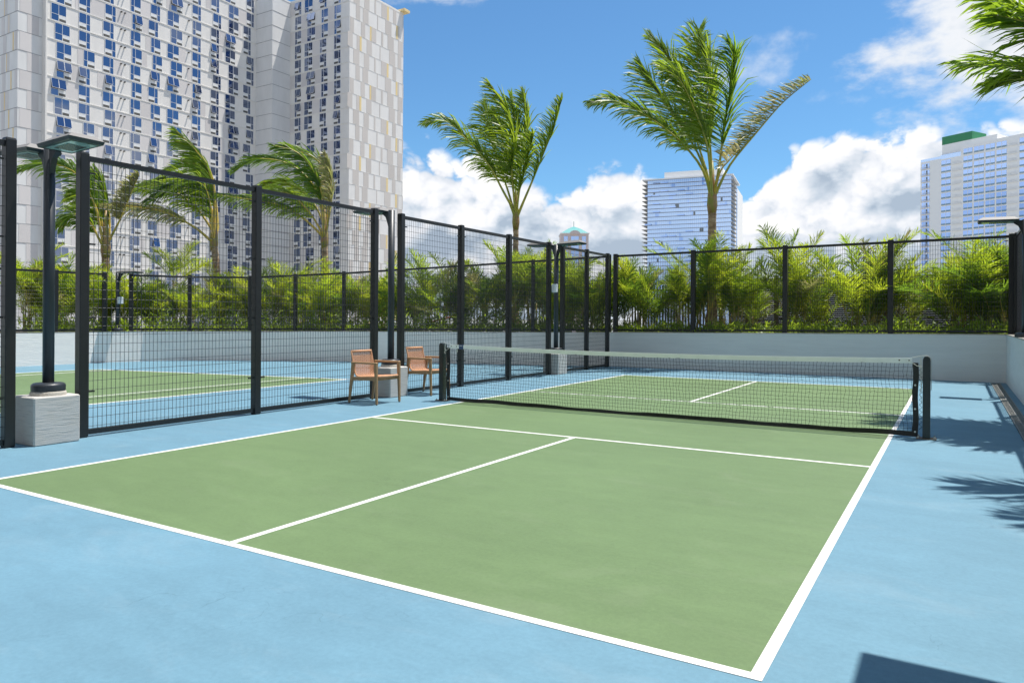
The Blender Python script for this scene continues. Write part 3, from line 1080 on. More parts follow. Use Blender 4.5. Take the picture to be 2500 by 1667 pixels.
    for x, s_ in ((xa, 1), (xb, -1)):
        for (gx_) in (0.09, 0.19):
            mb_ = MB()
            mb_.tube([(x + s_ * gx_, -0.009, ztop(x) - .03), (x + s_ * gx_, 0.009, ztop(x) - .03)], 0.009, 8)
            mb_.build('eyelet', 'rust_plate', t)
        mb_ = MB()
        e = x - s_ * 0.03
        mb_.tube([(x + s_ * 0.09, -0.014, ztop(x) - .03), (x + s_ * .01, -0.016, ztop(x) - .09), (e, -0.012, ztop(x) - .095), (e + .02, -0.02, ztop(x) - .11), (x + s_ * .0, -0.016, ztop(x) - .085)], 0.003, 5)
        drop = 0.52 if s_ == -1 else 0.16
        mb_.tube([(e + .0, -0.012, ztop(x) + .03), (e + .012, -0.018, ztop(x) - drop * .5), (e - .012, -0.02, ztop(x) - drop * .8), (e + .01, -0.02, ztop(x) - drop * .9), (e, -0.016, ztop(x) - drop)], 0.003, 5)
        mb_.tube([(e - .008, -0.0, ztop(x) + .03), (e - .006, -0.018, ztop(x) - drop * .4), (e + .008, -0.02, ztop(x) - drop * .75)], 0.003, 5)
        mb_.build('tie_string', 'cord_white', t)
        mb_ = MB()
        zz = [0.10 + i * 0.028 for i in range(27)]
        mb_.tube([(e - s_ * (0.012 if i % 2 else -0.018), 0.0, z) for i, z in enumerate(zz)], 0.0028, 4)
        mb_.build('lacing', 'net_black', t)
    return t


make_net()


# ------------------------------------------------------------------ armchairs
def chair(label, loc, rz):
    t = thing('armchair', label, 'chair', loc, rz)
    hw = 0.265

    def taper(pa, pb, wa, wb, name):
        mb_ = MB()
        a, b = V(pa), V(pb)
        n_ = len(mb_.v)
        for p, (wx, wy) in ((a, wa), (b, wb)):
            c_ = 0.22
            for (i, j) in ((-1 + c_, -1), (1 - c_, -1), (1, -1 + c_), (1, 1 - c_), (1 - c_, 1), (-1 + c_, 1), (-1, 1 - c_), (-1, -1 + c_)):
                mb_.v.append((p.x + i * wx, p.y + j * wy, p.z))
        for k_ in range(8):
            k2 = (k_ + 1) % 8
            mb_.face((n_ + k_, n_ + k2, n_ + 8 + k2, n_ + 8 + k_))
        mb_.face(tuple(n_ + i for i in reversed(range(8))))
        mb_.face(tuple(n_ + 8 + i for i in range(8)))
        return mb_.build(name, 'teak', t)
    for s_ in (-1, 1):
        y = s_ * hw
        f = taper((0.255, y, 0.012), (0.235, y, 0.625), (0.016, 0.015), (0.027, 0.02), 'front_leg')
        r = taper((-0.31, y, 0.012), (-0.225, y, 0.625), (0.016, 0.015), (0.030, 0.02), 'rear_leg')
        for lg, px in ((f, 0.255), (r, -0.31)):
            mb_ = MB()
            mb_.lathe((px, y, 0.0005), [(0.012, 0), (0.012, 0.012), (0, 0.0125)], 8)
            mb_.build('glide', 'rubber', lg)
        mb_ = MB()
        mb_.bevbox((-0.262, y - 0.024, 0.616), (0.264, y + 0.024, 0.648), 0.008)
        mb_.build('armrest', 'teak', t)
        mb_ = MB()
        mb_.bar((-0.25, y, 0.385), (0.225, y, 0.398), 0.026, 0.055)
        mb_.build('side_rail', 'teak', t)
    for (x, z) in ((0.215, 0.39), (-0.22, 0.375)):
        mb_ = MB()
        mb_.bar((x, -hw + .013, z), (x, hw - .013, z), 0.026, 0.045)
        mb_.build('cross_rail', 'teak', t)
    # seat shell: side frames + cords woven from the seat front up the back
    prof = spline([(0.245, 0, 0.425), (0.10, 0, 0.425), (-0.10, 0, 0.412), (-0.175, 0, 0.420), (-0.225, 0, 0.47), (-0.262, 0, 0.60), (-0.31, 0, 0.80)], 60)
    for s_ in (-1, 1):
        mb_ = MB()
        mb_.tube([(p.x, s_ * 0.225, p.z) for p in prof], 0.0135, 8)
        mb_.build('shell_frame', 'rope', t, True)
    for k_ in (0, -1):
        mb_ = MB()
        mb_.tube([(prof[k_].x, -0.225, prof[k_].z), (prof[k_].x, 0.225, prof[k_].z)], 0.019, 10)
        mb_.build('shell_bar', 'rope', t, True)
    warp = MB()
    nW = 30
    for i in range(nW):
        y = -0.205 + 0.41 * i / (nW - 1)
        warp.tube([(p.x, y, p.z) for p in prof[::2]], 0.0034, 4)
    warp.build('warp_cord', 'rope', t)
    weft = MB()
    # cumulative length along the profile
    cum = [0]
    for a, b in zip(prof[:-1], prof[1:]):
        cum.append(cum[-1] + (b - a).length)
    tot = cum[-1]
    sidx = 0.012
    row = 0
    while sidx < tot - 0.075:
        k_ = max(i for i in range(len(cum)) if cum[i] <= sidx)
        k_ = min(k_, len(prof) - 2)
        u = (sidx - cum[k_]) / (cum[k_ + 1] - cum[k_])
        p = prof[k_].lerp(prof[k_ + 1], u)
        tn = (prof[k_ + 1] - prof[k_]).normalized()
        nn = V((-tn.z, 0, tn.x))
        pts = []
        for i in range(nW // 2 + 1):
            y = -0.218 + 0.436 * i / (nW // 2)
            pts.append(p + V((0, y, 0)) + nn * (0.0045 if (i + row) % 2 else -0.0045))
        weft.tube(pts, 0.0042, 4, cap=False)
        sidx += 0.0135 if cum[k_] < 0.40 else 0.0155
        row += 1
    weft.build('weft_cord', 'rope', t)
    return t


chair('woven rope armchair with wooden frame standing square to the court beside a fence post', (-1.065, 5.905, 0), 0.0)
chair('woven rope armchair with wooden frame turned towards the net next to the net post', (-1.18, 7.39, 0), 0.02)

# ------------------------------------------------------------------ palms
WIND = -RT


def frond(mb_, pts, nleaf, lmax, wid, seed, wind=0.8, droop=0.25, nrm=None, start=0.2, r0=0.034, spread=1.0, ahead=0.55, windv=None, tipw=0.35, jit=0.13, rsides=6, curl=0.14, vee=0.22):
    """feather frond: leaf slot 0, rachis slot 1"""
    rr = random.Random(seed)
    wv = windv if windv is not None else WIND
    P = resample(spline(pts, 60), 30)
    nr = (nrm if nrm is not None else (-FW * 0.8 + UP * 0.6)).normalized()
    st = 2 if rsides > 4 else 5
    mb_.tube(P[::st], [r0 * (1 - 0.86 * (i / 30) ** 0.7) for i in range(0, 31, st)], rsides, 1)
    for side in (-1, 1):
        for i in range(nleaf):
            v = start + (1 - start) * ((i + rr.random() * 0.6) / nleaf)
            v = min(v, 0.995)
            fi = v * 30
            k_ = min(int(fi), 29)
            p = P[k_].lerp(P[k_ + 1], fi - k_)
            t = (P[k_ + 1] - P[k_]).normalized()
            s_ = t.cross(nr).normalized() * side
            w = (v - start) / (1 - start)
            L = lmax * (0.35 + 0.65 * math.sin(math.pi * min(1.0, 0.12 + w * 0.80)) ** 0.8) * (1 - tipw * w ** 3) * rr.uniform(0.82, 1.12)
            if rr.random() < 0.04:
                L *= 0.5
            jv = V((rr.gauss(0, 1), rr.gauss(0, 1), rr.gauss(0, 1))) * jit
            d0 = (s_ * spread + t * (ahead + 0.9 * w * w) + wv * (wind * 0.7) + nr * vee + jv).normalized()
            d1 = (d0 + wv * (wind * curl) - UP * droop + jv * 0.6).normalized()
            d2 = (d1 + wv * (wind * curl * .7) - UP * (droop * 1.6) + jv).normalized()
            q0 = p
            q1 = q0 + d0 * (L * 0.38)
            q2 = q1 + d1 * (L * 0.36)
            q3 = q2 + d2 * (L * 0.26)
            wn = (nr + V((rr.gauss(0, 1), rr.gauss(0, 1), rr.gauss(0, 1))) * 0.5)
            n_ = len(mb_.v)
            for (q_, d, ww) in ((q0, d0, 0.5), (q1, d0 + d1, 1.0), (q2, d1 + d2, 0.8)):
                x = d.cross(wn).normalized() * (wid * ww * 0.5)
                mb_.v.append(tuple(q_ - x))
                mb_.v.append(tuple(q_ + x))
            mb_.v.append(tuple(q3))
            mb_.face((n_, n_ + 1, n_ + 3, n_ + 2), 0)
            mb_.face((n_ + 2, n_ + 3, n_ + 5, n_ + 4), 0)
            mb_.face((n_ + 4, n_ + 5, n_ + 6), 0)
    return mb_


def coconut(label, base, heart_h, trunk_r, fronds, seed, heart=True, lean=V((0, 0, 0)), leafl=0.95, nleaf=92, group=None, wk=1.75, st0=0.30):
    """base: world point at the soil. fronds: list of dicts with pts as (right, up, away) metres from the crown heart"""
    t = thing('coconut_palm', label, 'palm tree', base, 0, group)
    rr = random.Random(seed)
    H = lean + UP * heart_h
    mb_ = MB()
    pts, rads = [], []
    nseg = 34
    for i in range(nseg + 1):
        f = i / nseg
        p = lean * (f ** 1.4) + UP * (heart_h * f)
        pts.append(p + V((rr.gauss(0, 0.004), rr.gauss(0, 0.004), 0)))
        flare = 0.9 * math.exp(-f * 9)
        rads.append(trunk_r * (1.0 + flare - 0.12 * f) * (1.0 + (0.045 if i % 2 else -0.02)))
    mb_.tube(pts, rads, 12)
    mb_.build('trunk', 'trunk', t, True)
    if heart:
        mb_ = MB()
        hp = [H - UP * 0.30, H - UP * 0.05, H + UP * 0.25, H + UP * 0.6, H + UP * 1.2]
        mb_.tube(hp, [trunk_r * 0.9, trunk_r * 1.22, trunk_r * 1.05, trunk_r * 0.62, trunk_r * 0.2], 10)
        mb_.build('crown_shaft', 'heart', t, True)
    for i, fd in enumerate(fronds):
        P = [H + RT * a + UP * b + FW * c for (a, b, c) in fd['p']]
        mb_ = MB()
        frond(mb_, P, fd.get('n', nleaf), leafl * fd.get('l', 1.0) * 1.22, fd.get('w', 0.044), seed * 31 + i, fd.get('wind', 0.75) * wk, fd.get('droop', 0.22), fd.get('nrm'),
              fd.get('start', st0), 0.052, fd.get('spread', 1.0) * .85, fd.get('ahead', 0.55) + .15)
        dry = fd.get('dry', False)
        mb_.build('frond', ['coconut_dry' if dry else 'coconut_leaf', 'petiole_yellow' if fd.get('yel') else 'petiole'], t)
    return t


def pxf(hx, hy, sc, pts, depth=0.0, tipd=None, **kw):
    """frond control points measured in photo pixels relative to the heart, turned into metres"""
    n_ = len(pts)
    out = []
    for i, (x, y) in enumerate(pts):
        f = (i + 1) / n_
        out.append(((x - hx) / sc, (hy - y) / sc, depth * f))
    kw['p'] = [(0, 0, 0)] + out
    return kw


# tall palm behind the straight far wall
B = on_y(1737, 800, 17.7)
D2 = (B - CAM).dot(FW)
s2 = FPX / D2
hx, hy = 1420 + 860 / 2.703, 20 + 1290 / 2.703
c2 = lambda L_: [(1420 + x / 2.703, 20 + y / 2.703) for x, y in L_]
hz = on_d(hx, hy, D2).z
fr = [
    pxf(hx, hy, s2, c2([(815, 1130), (745, 1015), (610, 880), (430, 755), (210, 655), (55, 672)]), -0.6, wind=0.35, droop=0.35, l=0.82, ahead=0.6),
    pxf(hx, hy, s2, c2([(838, 1120), (780, 930), (660, 720), (520, 500), (405, 300)]), 0.9, wind=0.55, l=1.0),
    pxf(hx, hy, s2, c2([(850, 1100), (795, 850), (730, 560), (640, 260), (520, 55)]), 1.5, wind=0.3, droop=0.1, l=0.85, spread=.7),
    pxf(hx, hy, s2, c2([(858, 1050), (840, 800), (825, 520), (800, 250), (825, 45)]), 1.0, wind=0.35, l=1.0, nrm=FW * -0.9 + RT * 0.3),
    pxf(hx, hy, s2, c2([(862, 1080), (850, 820), (850, 560), (840, 330), (800, 180)]), 0.4, wind=0.6, l=1.05),
    pxf(hx, hy, s2, c2([(888, 1080), (905, 850), (930, 600), (940, 420), (900, 330)]), -1.0, wind=0.65, droop=0.3, l=1.05),
    pxf(hx, hy, s2, c2([(835, 1150), (790, 930), (700, 740), (590, 560), (470, 500)]), -1.3, wind=0.55, droop=0.35, l=1.0),
    pxf(hx, hy, s2, c2([(900, 1180), (975, 1030), (1120, 850), (1300, 640), (1480, 490)]), -0.3, wind=1.5, droop=0.05, l=0.6, ahead=0.1, dry=True, w=0.04),
    pxf(hx, hy, s2, c2([(890, 1100), (925, 1040), (975, 975)]), -0.9, wind=1.2, l=0.5, n=16, dry=True, yel=True, start=0.6),
]
coconut('tall wind blown coconut palm rising in front of the blue glass tower', V((B.x, B.y, 0.9)), hz - 0.9, 0.125, fr, 11, leafl=1.02, st0=0.34, nleaf=104)

# palm behind the curved wall, near the teal roofed tower
B = on_y(1258, 800, 17.6)
D1 = (B - CAM).dot(FW)
s1 = FPX / D1
c1 = lambda L_: [(1030 + x / 3.92, 200 + y / 3.92) for x, y in L_]
hx, hy = 1030 + 893 / 3.92, 200 + 1330 / 3.92
hz = on_d(hx, hy, D1).z
fr = [
    pxf(hx, hy, s1, c1([(845, 1190), (770, 1060), (640, 830), (450, 620), (260, 440), (60, 452)]), -0.8, wind=0.4, droop=0.35, l=0.85),
    pxf(hx, hy, s1, c1([(850, 1150), (790, 950), (700, 700), (620, 380), (575, 150)]), 0.9, wind=0.6, l=1.0, droop=0.3),
    pxf(hx, hy, s1, c1([(870, 1080), (850, 850), (880, 620), (800, 330), (650, 120)]), -0.9, wind=0.75, l=1.0),
    pxf(hx, hy, s1, c1([(890, 1050), (900, 760), (890, 450), (830, 90)]), 0.8, wind=0.5, l=1.0),
    pxf(hx, hy, s1, c1([(915, 1050), (945, 700), (985, 380), (955, 60)]), 0.6, wind=0.6, l=0.9),
    pxf(hx, hy, s1, c1([(920, 1080), (965, 860), (1015, 690), (1040, 560)]), -0.7, wind=0.6, droop=0.3, l=0.8),
    pxf(hx, hy, s1, c1([(935, 1220), (1045, 960), (1150, 700), (1240, 470), (1320, 190)]), -0.3, wind=0.8, droop=0.0, l=0.62, ahead=0.7),
    pxf(hx, hy, s1, c1([(880, 1150), (850, 930), (830, 700), (760, 480), (700, 330)]), -0.2, wind=0.7, l=1.05, droop=0.25),
]
coconut('wind blown coconut palm standing before the clouds beside the panelled tower', V((B.x, B.y, 0.9)), hz - 0.9, 0.10, fr, 12, leafl=0.90, st0=0.33, nleaf=100, lean=V((0, 0, 0)))


def small_palm(label, bx_, hx, hy, D, fr, seed, trunk_r, leafl=0.78, nleaf=92):
    B_ = on_d(bx_, 800, D)
    s_ = FPX / D
    hz_ = on_d(hx, hy, D).z
    lean_ = (on_d(hx, hy, D) - on_d(bx_, hy, D))
    lean_.z = 0
    frs = []
    for f in fr:
        pts = f.pop('px')
        d_ = f.pop('d', 0.0)
        f['yel'] = True
        frs.append(pxf(hx, hy, s_, pts, d_, **f))
    coconut(label, V((B_.x, B_.y, 0.86)), hz_ - 0.86, trunk_r, frs, seed, lean=lean_, leafl=leafl, nleaf=nleaf)


small_palm('leaning coconut palm with a yellowed low frond behind the curved wall fence', 538, 521, 590, 24.2, [
    dict(px=[(527, 545), (526, 450), (498, 385), (448, 332)], d=-0.6, wind=0.9, l=1.1, yel=True),
    dict(px=[(522, 545), (490, 470), (430, 432), (345, 448)], d=0.4, wind=0.9, l=1.0, droop=.35),
    dict(px=[(519, 560), (475, 500), (410, 462), (335, 470)], d=-0.6, wind=0.8, l=1.0, droop=.4),
    dict(px=[(515, 585), (490, 560), (430, 528), (365, 517), (297, 515)], d=-1.2, wind=0.3, droop=.7, l=0.75, dry=True, yel=True),
    dict(px=[(524, 545), (500, 440), (440, 395), (375, 405)], d=0.9, wind=0.9, l=1.0),
    dict(px=[(522, 550), (505, 480), (455, 470), (400, 505)], d=-1.0, wind=0.7, droop=.5, l=1.0),
    dict(px=[(526, 545), (515, 430), (470, 360), (425, 345)], d=0.1, wind=1.0, l=1.0),
    dict(px=[(528, 560), (530, 500), (520, 460), (480, 470)], d=-1.3, wind=.9, droop=.5, l=.9),
], 13, 0.12)
small_palm('coconut palm with orange trunk blown sideways in front of the shaded tower windows', 798, 791, 586, 25.0, [
    dict(px=[(790, 555), (775, 470), (720, 410), (640, 395), (585, 425)], d=-0.5, wind=0.9, l=1.0, droop=.35),
    dict(px=[(788, 555), (755, 490), (690, 440), (610, 455)], d=0.7, wind=0.9, l=1.05, droop=.35),
    dict(px=[(794, 550), (798, 465), (780, 400), (720, 365), (650, 380)], d=0.4, wind=0.9, l=1.0),
    dict(px=[(800, 550), (812, 480), (808, 420), (800, 385)], d=-0.4, wind=0.7, l=0.7, dry=True),
    dict(px=[(782, 570), (745, 535), (700, 510), (640, 500), (560, 490)], d=-1.1, wind=0.6, droop=.6, l=0.85),
    dict(px=[(786, 565), (760, 520), (715, 480), (660, 490)], d=-0.9, wind=0.8, droop=.5, l=1.0),
    dict(px=[(792, 555), (785, 450), (740, 385), (690, 372)], d=-0.9, wind=0.9, l=1.0),
], 14, 0.115)
small_palm('slender coconut palm with one upright yellow stalk behind the curved wall lamp', 258, 257, 608, 22.8, [
    dict(px=[(252, 580), (238, 500), (200, 430), (130, 405), (62, 428)], d=-0.5, wind=0.5, l=0.95, droop=.35),
    dict(px=[(256, 585), (248, 520), (225, 450), (195, 405)], d=0.8, wind=0.8, l=1.0),
    dict(px=[(263, 590), (292, 530), (318, 465), (334, 425)], d=0.1, wind=1.2, l=0.55, dry=True, yel=True, start=.4),
    dict(px=[(252, 590), (235, 545), (212, 530), (190, 560)], d=-0.8, wind=0.6, droop=.5, l=0.8),
    dict(px=[(254, 585), (240, 530), (215, 480), (165, 470)], d=0.2, wind=0.7, droop=.4, l=1.0),
], 15, 0.125, leafl=0.85)

# palms beyond the side wall: their crowns reach over the court and shade it


def side_palm(label, base, h, seed, dirs):
    frs = []
    for (az_, el_, L_, dr_) in dirs:
        a = math.radians(az_)
        pts = []
        for i in range(1, 6):
            f = i / 5
            rr_ = L_ * f
            z = math.sin(math.radians(el_)) * rr_ - dr_ * f * f
            hor = math.cos(math.radians(el_)) * rr_
            w = V((math.cos(a) * hor, math.sin(a) * hor, z))
            pts.append((w.dot(RT), w.z, w.dot(FW)))
        frs.append(dict(p=[(0, 0, 0)] + pts, wind=0.45, droop=0.3, nrm=UP * 0.9 + V((math.cos(a), math.sin(a), 0)) * -0.3, l=0.95))
    coconut(label, base, h, 0.12, frs, seed, leafl=0.85, nleaf=70, wk=1.0)


side_palm('coconut palm beyond the side wall with frond tips reaching over the court', V((9.1, 9.35, 0.98)), 2.95, 21,
          [(172, 52, 3.5, 0.7), (160, 40, 3.2, 0.8), (190, 62, 3.5, 0.6), (205, 45, 3.0, 0.8), (180, 74, 3.4, 0.5), (228, 50, 2.8, .8), (140, 60, 3.3, .6), (255, 45, 2.6, .8), (100, 55, 3.0, .8), (60, 50, 2.8, .9), (320, 55, 2.6, .8), (150, 68, 3.4, .4), (196, 35, 2.4, .8)])
side_palm('coconut palm beyond the side wall next to the canopy', V((9.9, 5.6, 0.98)), 2.9, 22,
          [(176, 44, 3.0, .8), (204, 50, 2.9, .6), (232, 44, 2.8, .8), (150, 60, 2.6, .8), (265, 50, 2.6, .9), (110, 50, 2.8, .9), (60, 50, 2.8, .9), (310, 50, 2.6, .9)])


# areca palms: shared frond meshes
def areca_frond(seed, dark):
    rr = random.Random(seed)
    L_ = rr.uniform(1.6, 2.25)
    arch = rr.uniform(0.16, 0.62)
    pts = []
    for i in range(6):
        f = i / 5
        pts.append(V((L_ * (0.18 * f + 0.62 * f * f * arch * 1.4), 0.05 * math.sin(f * 3 + seed), L_ * (f * 0.98 - 0.42 * arch * f ** 2.6))))
    mb_ = MB()
    frond(mb_, pts, 44, 0.58, 0.021, seed, wind=0.0, droop=0.13, nrm=V((-0.9, 0, 0.45)), start=0.25, r0=0.012, spread=0.85, ahead=0.85, tipw=0.4, jit=0.17, rsides=4, vee=0.42)
    return mb_.mesh('frond', ['areca_dark' if dark else 'areca_leaf', 'petiole_yellow' if seed % 2 else 'petiole'])


AF = [areca_frond(100 + i, False) for i in range(7)]
AD = [areca_frond(200 + i, True) for i in range(5)]
AB = []
for me_ in AF[:3]:
    me_ = me_.copy()
    me_.materials[0] = MATS['coconut_dry']
    AB.append(me_)


def areca(label, group, base, h, stems, nf, seed, dark=0.4, spread=0.35, k=1.0):
    rr = random.Random(seed)
    t = thing('areca_palm', label, 'palm', base, rr.uniform(0, 6.28), group)
    mb_ = MB()
    tops = []
    for i in range(stems):
        a = rr.uniform(0, 6.283)
        r = rr.uniform(0.03, spread)
        hh = h * rr.choice((rr.uniform(0.02, 0.2), rr.uniform(0.15, 0.5)))
        p0 = V((math.cos(a) * r * 0.6, math.sin(a) * r * 0.6, -0.02))
        p1 = V((math.cos(a) * r * 1.5, math.sin(a) * r * 1.5, hh))
        mb_.tube([p0, p0.lerp(p1, .5) + V((rr.gauss(0, .02), rr.gauss(0, .02), 0)), p1], [0.024, 0.02, 0.016], 6)
        tops.append((p1, a))
    mb_.build('canes', 'cane', t, True)
    for (p, a) in tops:
        for j in range(nf):
            me = rr.choice(AB) if rr.random() < .05 else rr.choice(AD if rr.random() < dark else AF)
            sc = rr.uniform(0.75, 1.12) * (0.50 + 0.17 * h) * k
            ang = a + rr.gauss(0, 1.3)
            link('frond', me, t, p - V((0, 0, rr.uniform(0, 0.12))), (rr.gauss(0, 0.18), rr.uniform(-0.30, 0.15) + (0.45 if rr.random() < .15 else 0), ang), (sc, sc, sc))
    return t




def far_label(px):
    if px < 1620:
        return 'dense green areca palm clump before the tall picket fence at the far wall', 'areca palms by the picket fence'
    if px < 1820:
        return 'yellow green areca palm clump round the foot of the tall coconut palm', 'areca palms round the tall coconut palm'
    if px < 2340:
        return 'areca palm clump in front of the dark louvre screen', 'areca palms before the louvre screen'
    return 'dense areca palm clump in the corner where the far wall meets the side wall', 'areca palms in the wall corner'


def bend_label(px):
    if px < 260:
        return 'areca palm clump behind the sunlit straight part of the curved wall', 'areca palms behind the sunlit wall'
    if px < 560:
        return 'low areca palm clump near the leaning coconut palm with the yellowed frond', 'areca palms by the leaning coconut palm'
    if px < 960:
        return 'bright areca palm clump at the foot of the panelled tower behind the curved wall', 'areca palms before the panelled tower'
    return 'areca palm clump behind the curved wall between the orange rail and the far wall', 'areca palms near the orange rail'


spots = [(1528, 17.5, 2.0, 5, 4, .8), (1562, 17.9, 2.1, 5, 4, .6), (1590, 17.5, 1.5, 4, 3, .6), (1650, 17.6, 1.6, 4, 3, .6), (1690, 17.9, 2.3, 5, 3, .35), (1722, 17.5, 2.5, 5, 4, .2), (1775, 18.0, 2.2, 5, 3, .1),
         (1800, 17.5, 1.9, 4, 3, .1), (1838, 18.2, 1.3, 3, 3, .2), (1930, 17.6, 2.5, 6, 3, .25), (1952, 17.9, 2.0, 5, 3, .3), (1995, 18.2, 1.0, 3, 3, .1), (2088, 17.7, 2.3, 5, 3, .3), (2120, 17.5, 2.4, 6, 4, .3), (2140, 18.0, 2.4, 4, 3, .2), (2178, 17.8, 1.9, 4, 3, .3),
         (2225, 18.2, 1.0, 3, 3, .1), (2335, 18.1, 1.5, 3, 3, .3), (2372, 17.6, 2.3, 6, 4, .6), (2405, 17.5, 2.6, 6, 4, .6), (2436, 18.0, 2.6, 6, 4, .6), (2456, 17.7, 2.4, 5, 4, .7)]
for i, (px, Y, h, st, nf, dk) in enumerate(spots):
    p = on_y(px, 790, Y)
    areca(*far_label(px), V((p.x, Y, 0.92)), h, st + 1, nf, 500 + i, dk * .85, 0.15, 1.0)
# clumps behind the curved wall (laid out along the bend)
rr = random.Random(5)
cw = [(60, 21.0, 2.4), (110, 21.5, 2.2), (150, 20.9, 2.0), (190, 22.0, 2.1), (235, 22.0, 1.6), (285, 22.9, 1.3), (330, 22.7, 1.4), (365, 24.0, 1.0), (430, 23.6, 1.2), (475, 23.2, 1.3), (570, 23.6, 1.6), (600, 24.3, 1.7), (645, 23.4, 1.8),
      (680, 24.0, 2.3), (735, 23.4, 1.9), (770, 24.2, 1.8), (815, 23.3, 1.9), (860, 23.7, 2.2), (905, 23.5, 2.3), (945, 24.4, 1.6), (1000, 23.1, 2.1), (1035, 23.8, 2.5), (1075, 22.8, 2.3), (1115, 23.3, 1.9), (1160, 22.4, 2.3),
      (1210, 23.0, 2.3), (1255, 22.0, 2.5), (1300, 22.6, 2.7), (1340, 21.9, 2.6), (1385, 22.0, 2.4), (1430, 21.4, 2.2), (1465, 21.9, 2.0)]
for i, (px, D, h) in enumerate(cw):
    p = on_d(px, 795, D)
    areca(*bend_label(px), V((p.x, p.y, 0.86)), h * 0.9, 6, 4, 600 + i, 0.25 if 560 < px < 1000 else 0.35, 0.32)
# one taller single stemmed areca
p = on_d(425, 795, 24.6)
t = areca('slim single stemmed areca palm showing bright lime fronds above the curved wall fence', 'slim areca palm', V((p.x, p.y, .86)), 2.2, 1, 1, 77, 0.0, 0.1)
for j in range(9):
    a = j * 0.7 + rr.random()
    link('frond', AF[j % 7], t, (0.05, 0, 1.55), (rr.gauss(0, .2), rr.uniform(-0.1, 0.6), a), (0.8, 0.8, 0.8))
mb = MB()
mb.tube([(0, 0, 0), (0.03, 0, .8), (0.05, 0, 1.65)], [0.05, 0.045, 0.03], 8)
mb.build('stem', 'cane', t, True)

# low ground cover in the beds
mb = MB()
rr = random.Random(9)


def leaf(mbx, p, L_, w, d):
    d = V(d).normalized()
    s_ = d.cross(V((rr.gauss(0, 1), rr.gauss(0, 1), rr.gauss(0, 1)))).normalized() * w
    n_ = len(mbx.v)
    mbx.v += [tuple(p), tuple(p + d * L_ * .5 + s_), tuple(p + d * L_), tuple(p + d * L_ * .5 - s_)]
    mbx.face((n_, n_ + 1, n_ + 2, n_ + 3))


full = WALL[2:] + [(3.0, FY), (RX + .3, FY)]
for (a, b) in zip(full[:-1], full[1:]):
    L_ = math.hypot(b[0] - a[0], b[1] - a[1])
    nx_, ny_ = -(b[1] - a[1]) / L_, (b[0] - a[0]) / L_
    for i in range(int(L_ * 800)):
        u = rr.random()
        off = 0.13 + abs(rr.gauss(0, 0.75))
        big = max(0.1, mnoise.noise(V((a[0] + (b[0] - a[0]) * u, a[1] + (b[1] - a[1]) * u, off)) * 2.2) + 0.45)
        z = fz(a[0]) - 0.03 + rr.random() ** 1.35 * (0.95 if a[0] < -2 else 0.42) * big
        if off < 0.24:
            z = min(z, fz(a[0]) + 0.06)
        p = V((a[0] + (b[0] - a[0]) * u + nx_ * off, a[1] + (b[1] - a[1]) * u + ny_ * off, z))
        leaf(mb, p, rr.uniform(0.08, 0.24), rr.uniform(0.010, 0.026), (rr.gauss(0, 1), rr.gauss(0, 1), rr.uniform(0, 1.6)))
gc = mb.build('ground_cover', 'cover_leaf')
gc['kind'] = 'stuff'
gc['label'] = 'low leafy ground cover filling the planters along the walls'
gc['category'] = 'ground cover'

# ------------------------------------------------------------------ screens behind the planting
t = thing('louvre_screen', 'dark brown horizontal louvre screen behind the far planter', 'screen', (5.2, 19.3, 0.85))
mb = MB()
for i in range(30):
    z = 0.03 + i * 0.056
    mb.bar((-4.3, 0.0, z), (6.5, 0.0, z), 0.02, 0.048, up=(0, 0.35, 1))
s_ = mb.build('slats', 'louvre', t)
s_['kind'] = 'stuff'
for px in (1760, 1825, 1895, 2018, 2160, 2330, 2470):
    q_ = on_y(px, 790, 19.2)
    mb = MB()
    mb.bevbox((q_.x - 5.2 - .06, -0.15, 0), (q_.x - 5.2 + .06, -0.03, 1.76), 0.008)
    mb.build('post', 'louvre_post', t)
t = thing('picket_fence', 'tall dark picket fence of upright bars beside the louvre screen', 'fence', (-1.0, 19.25, 0.83))
for i in range(26):
    mb = MB()
    mb.box((-1.15 + i * 0.092 - .02, -.02, 0), (-1.15 + i * 0.092 + .02, .02, 1.55))
    mb.build('picket', 'louvre', t)
mb = MB()
mb.bar((-1.2, .03, .15), (1.25, .03, .15), .03, .05)
mb.bar((-1.2, .03, 1.4), (1.25, .03, 1.4), .03, .05)
mb.build('rail', 'louvre', t)
t = thing('railing', 'black picket railing along the outer edge of the curved planter', 'railing', (-14, 15.6, 0.82))
o = V(t.location)
path = outer[3:-1]
mb = MB()
for (a, b) in zip(path[:-1], path[1:]):
    A, Bq = V((a[0] + .3, a[1] - .3, 0)), V((b[0] + .3, b[1] - .3, 0))
    L_ = (Bq - A).length
    for k_ in range(int(L_ / 0.11)):
        p = A.lerp(Bq, k_ * 0.11 / L_) - o
        mb.box((p.x - .008, p.y - .008, 0.83), (p.x + .008, p.y + .008, 1.70)) if False else mb.box((p.x - .009, p.y - .009, 0.0), (p.x + .009, p.y + .009, 0.88))
    mb.bar(A - V((o.x, o.y, 0)) + UP * 0.9, Bq - V((o.x, o.y, 0)) + UP * .9, .04, .04)
for v_i in range(len(mb.v)):
    pass
s_ = mb.build('pickets', 'louvre', t)
s_['kind'] = 'stuff'
q_ = on_d(1082, 785, 24.2)
t = thing('safety_rail', 'short orange rail among the palms behind the curved wall', 'rail', (q_.x, q_.y, 0.84))
for dx_, h in ((-0.36, 0.36), (0.36, 0.55)):
    mb = MB()
    mb.tube([RT * dx_, RT * dx_ + UP * h], 0.028, 8)
    mb.build('post', 'orange', t, True)
mb = MB()
mb.tube([RT * -.42 + UP * .34, RT * .42 + UP * .56], 0.026, 8)
mb.build('bar', 'orange', t, True)


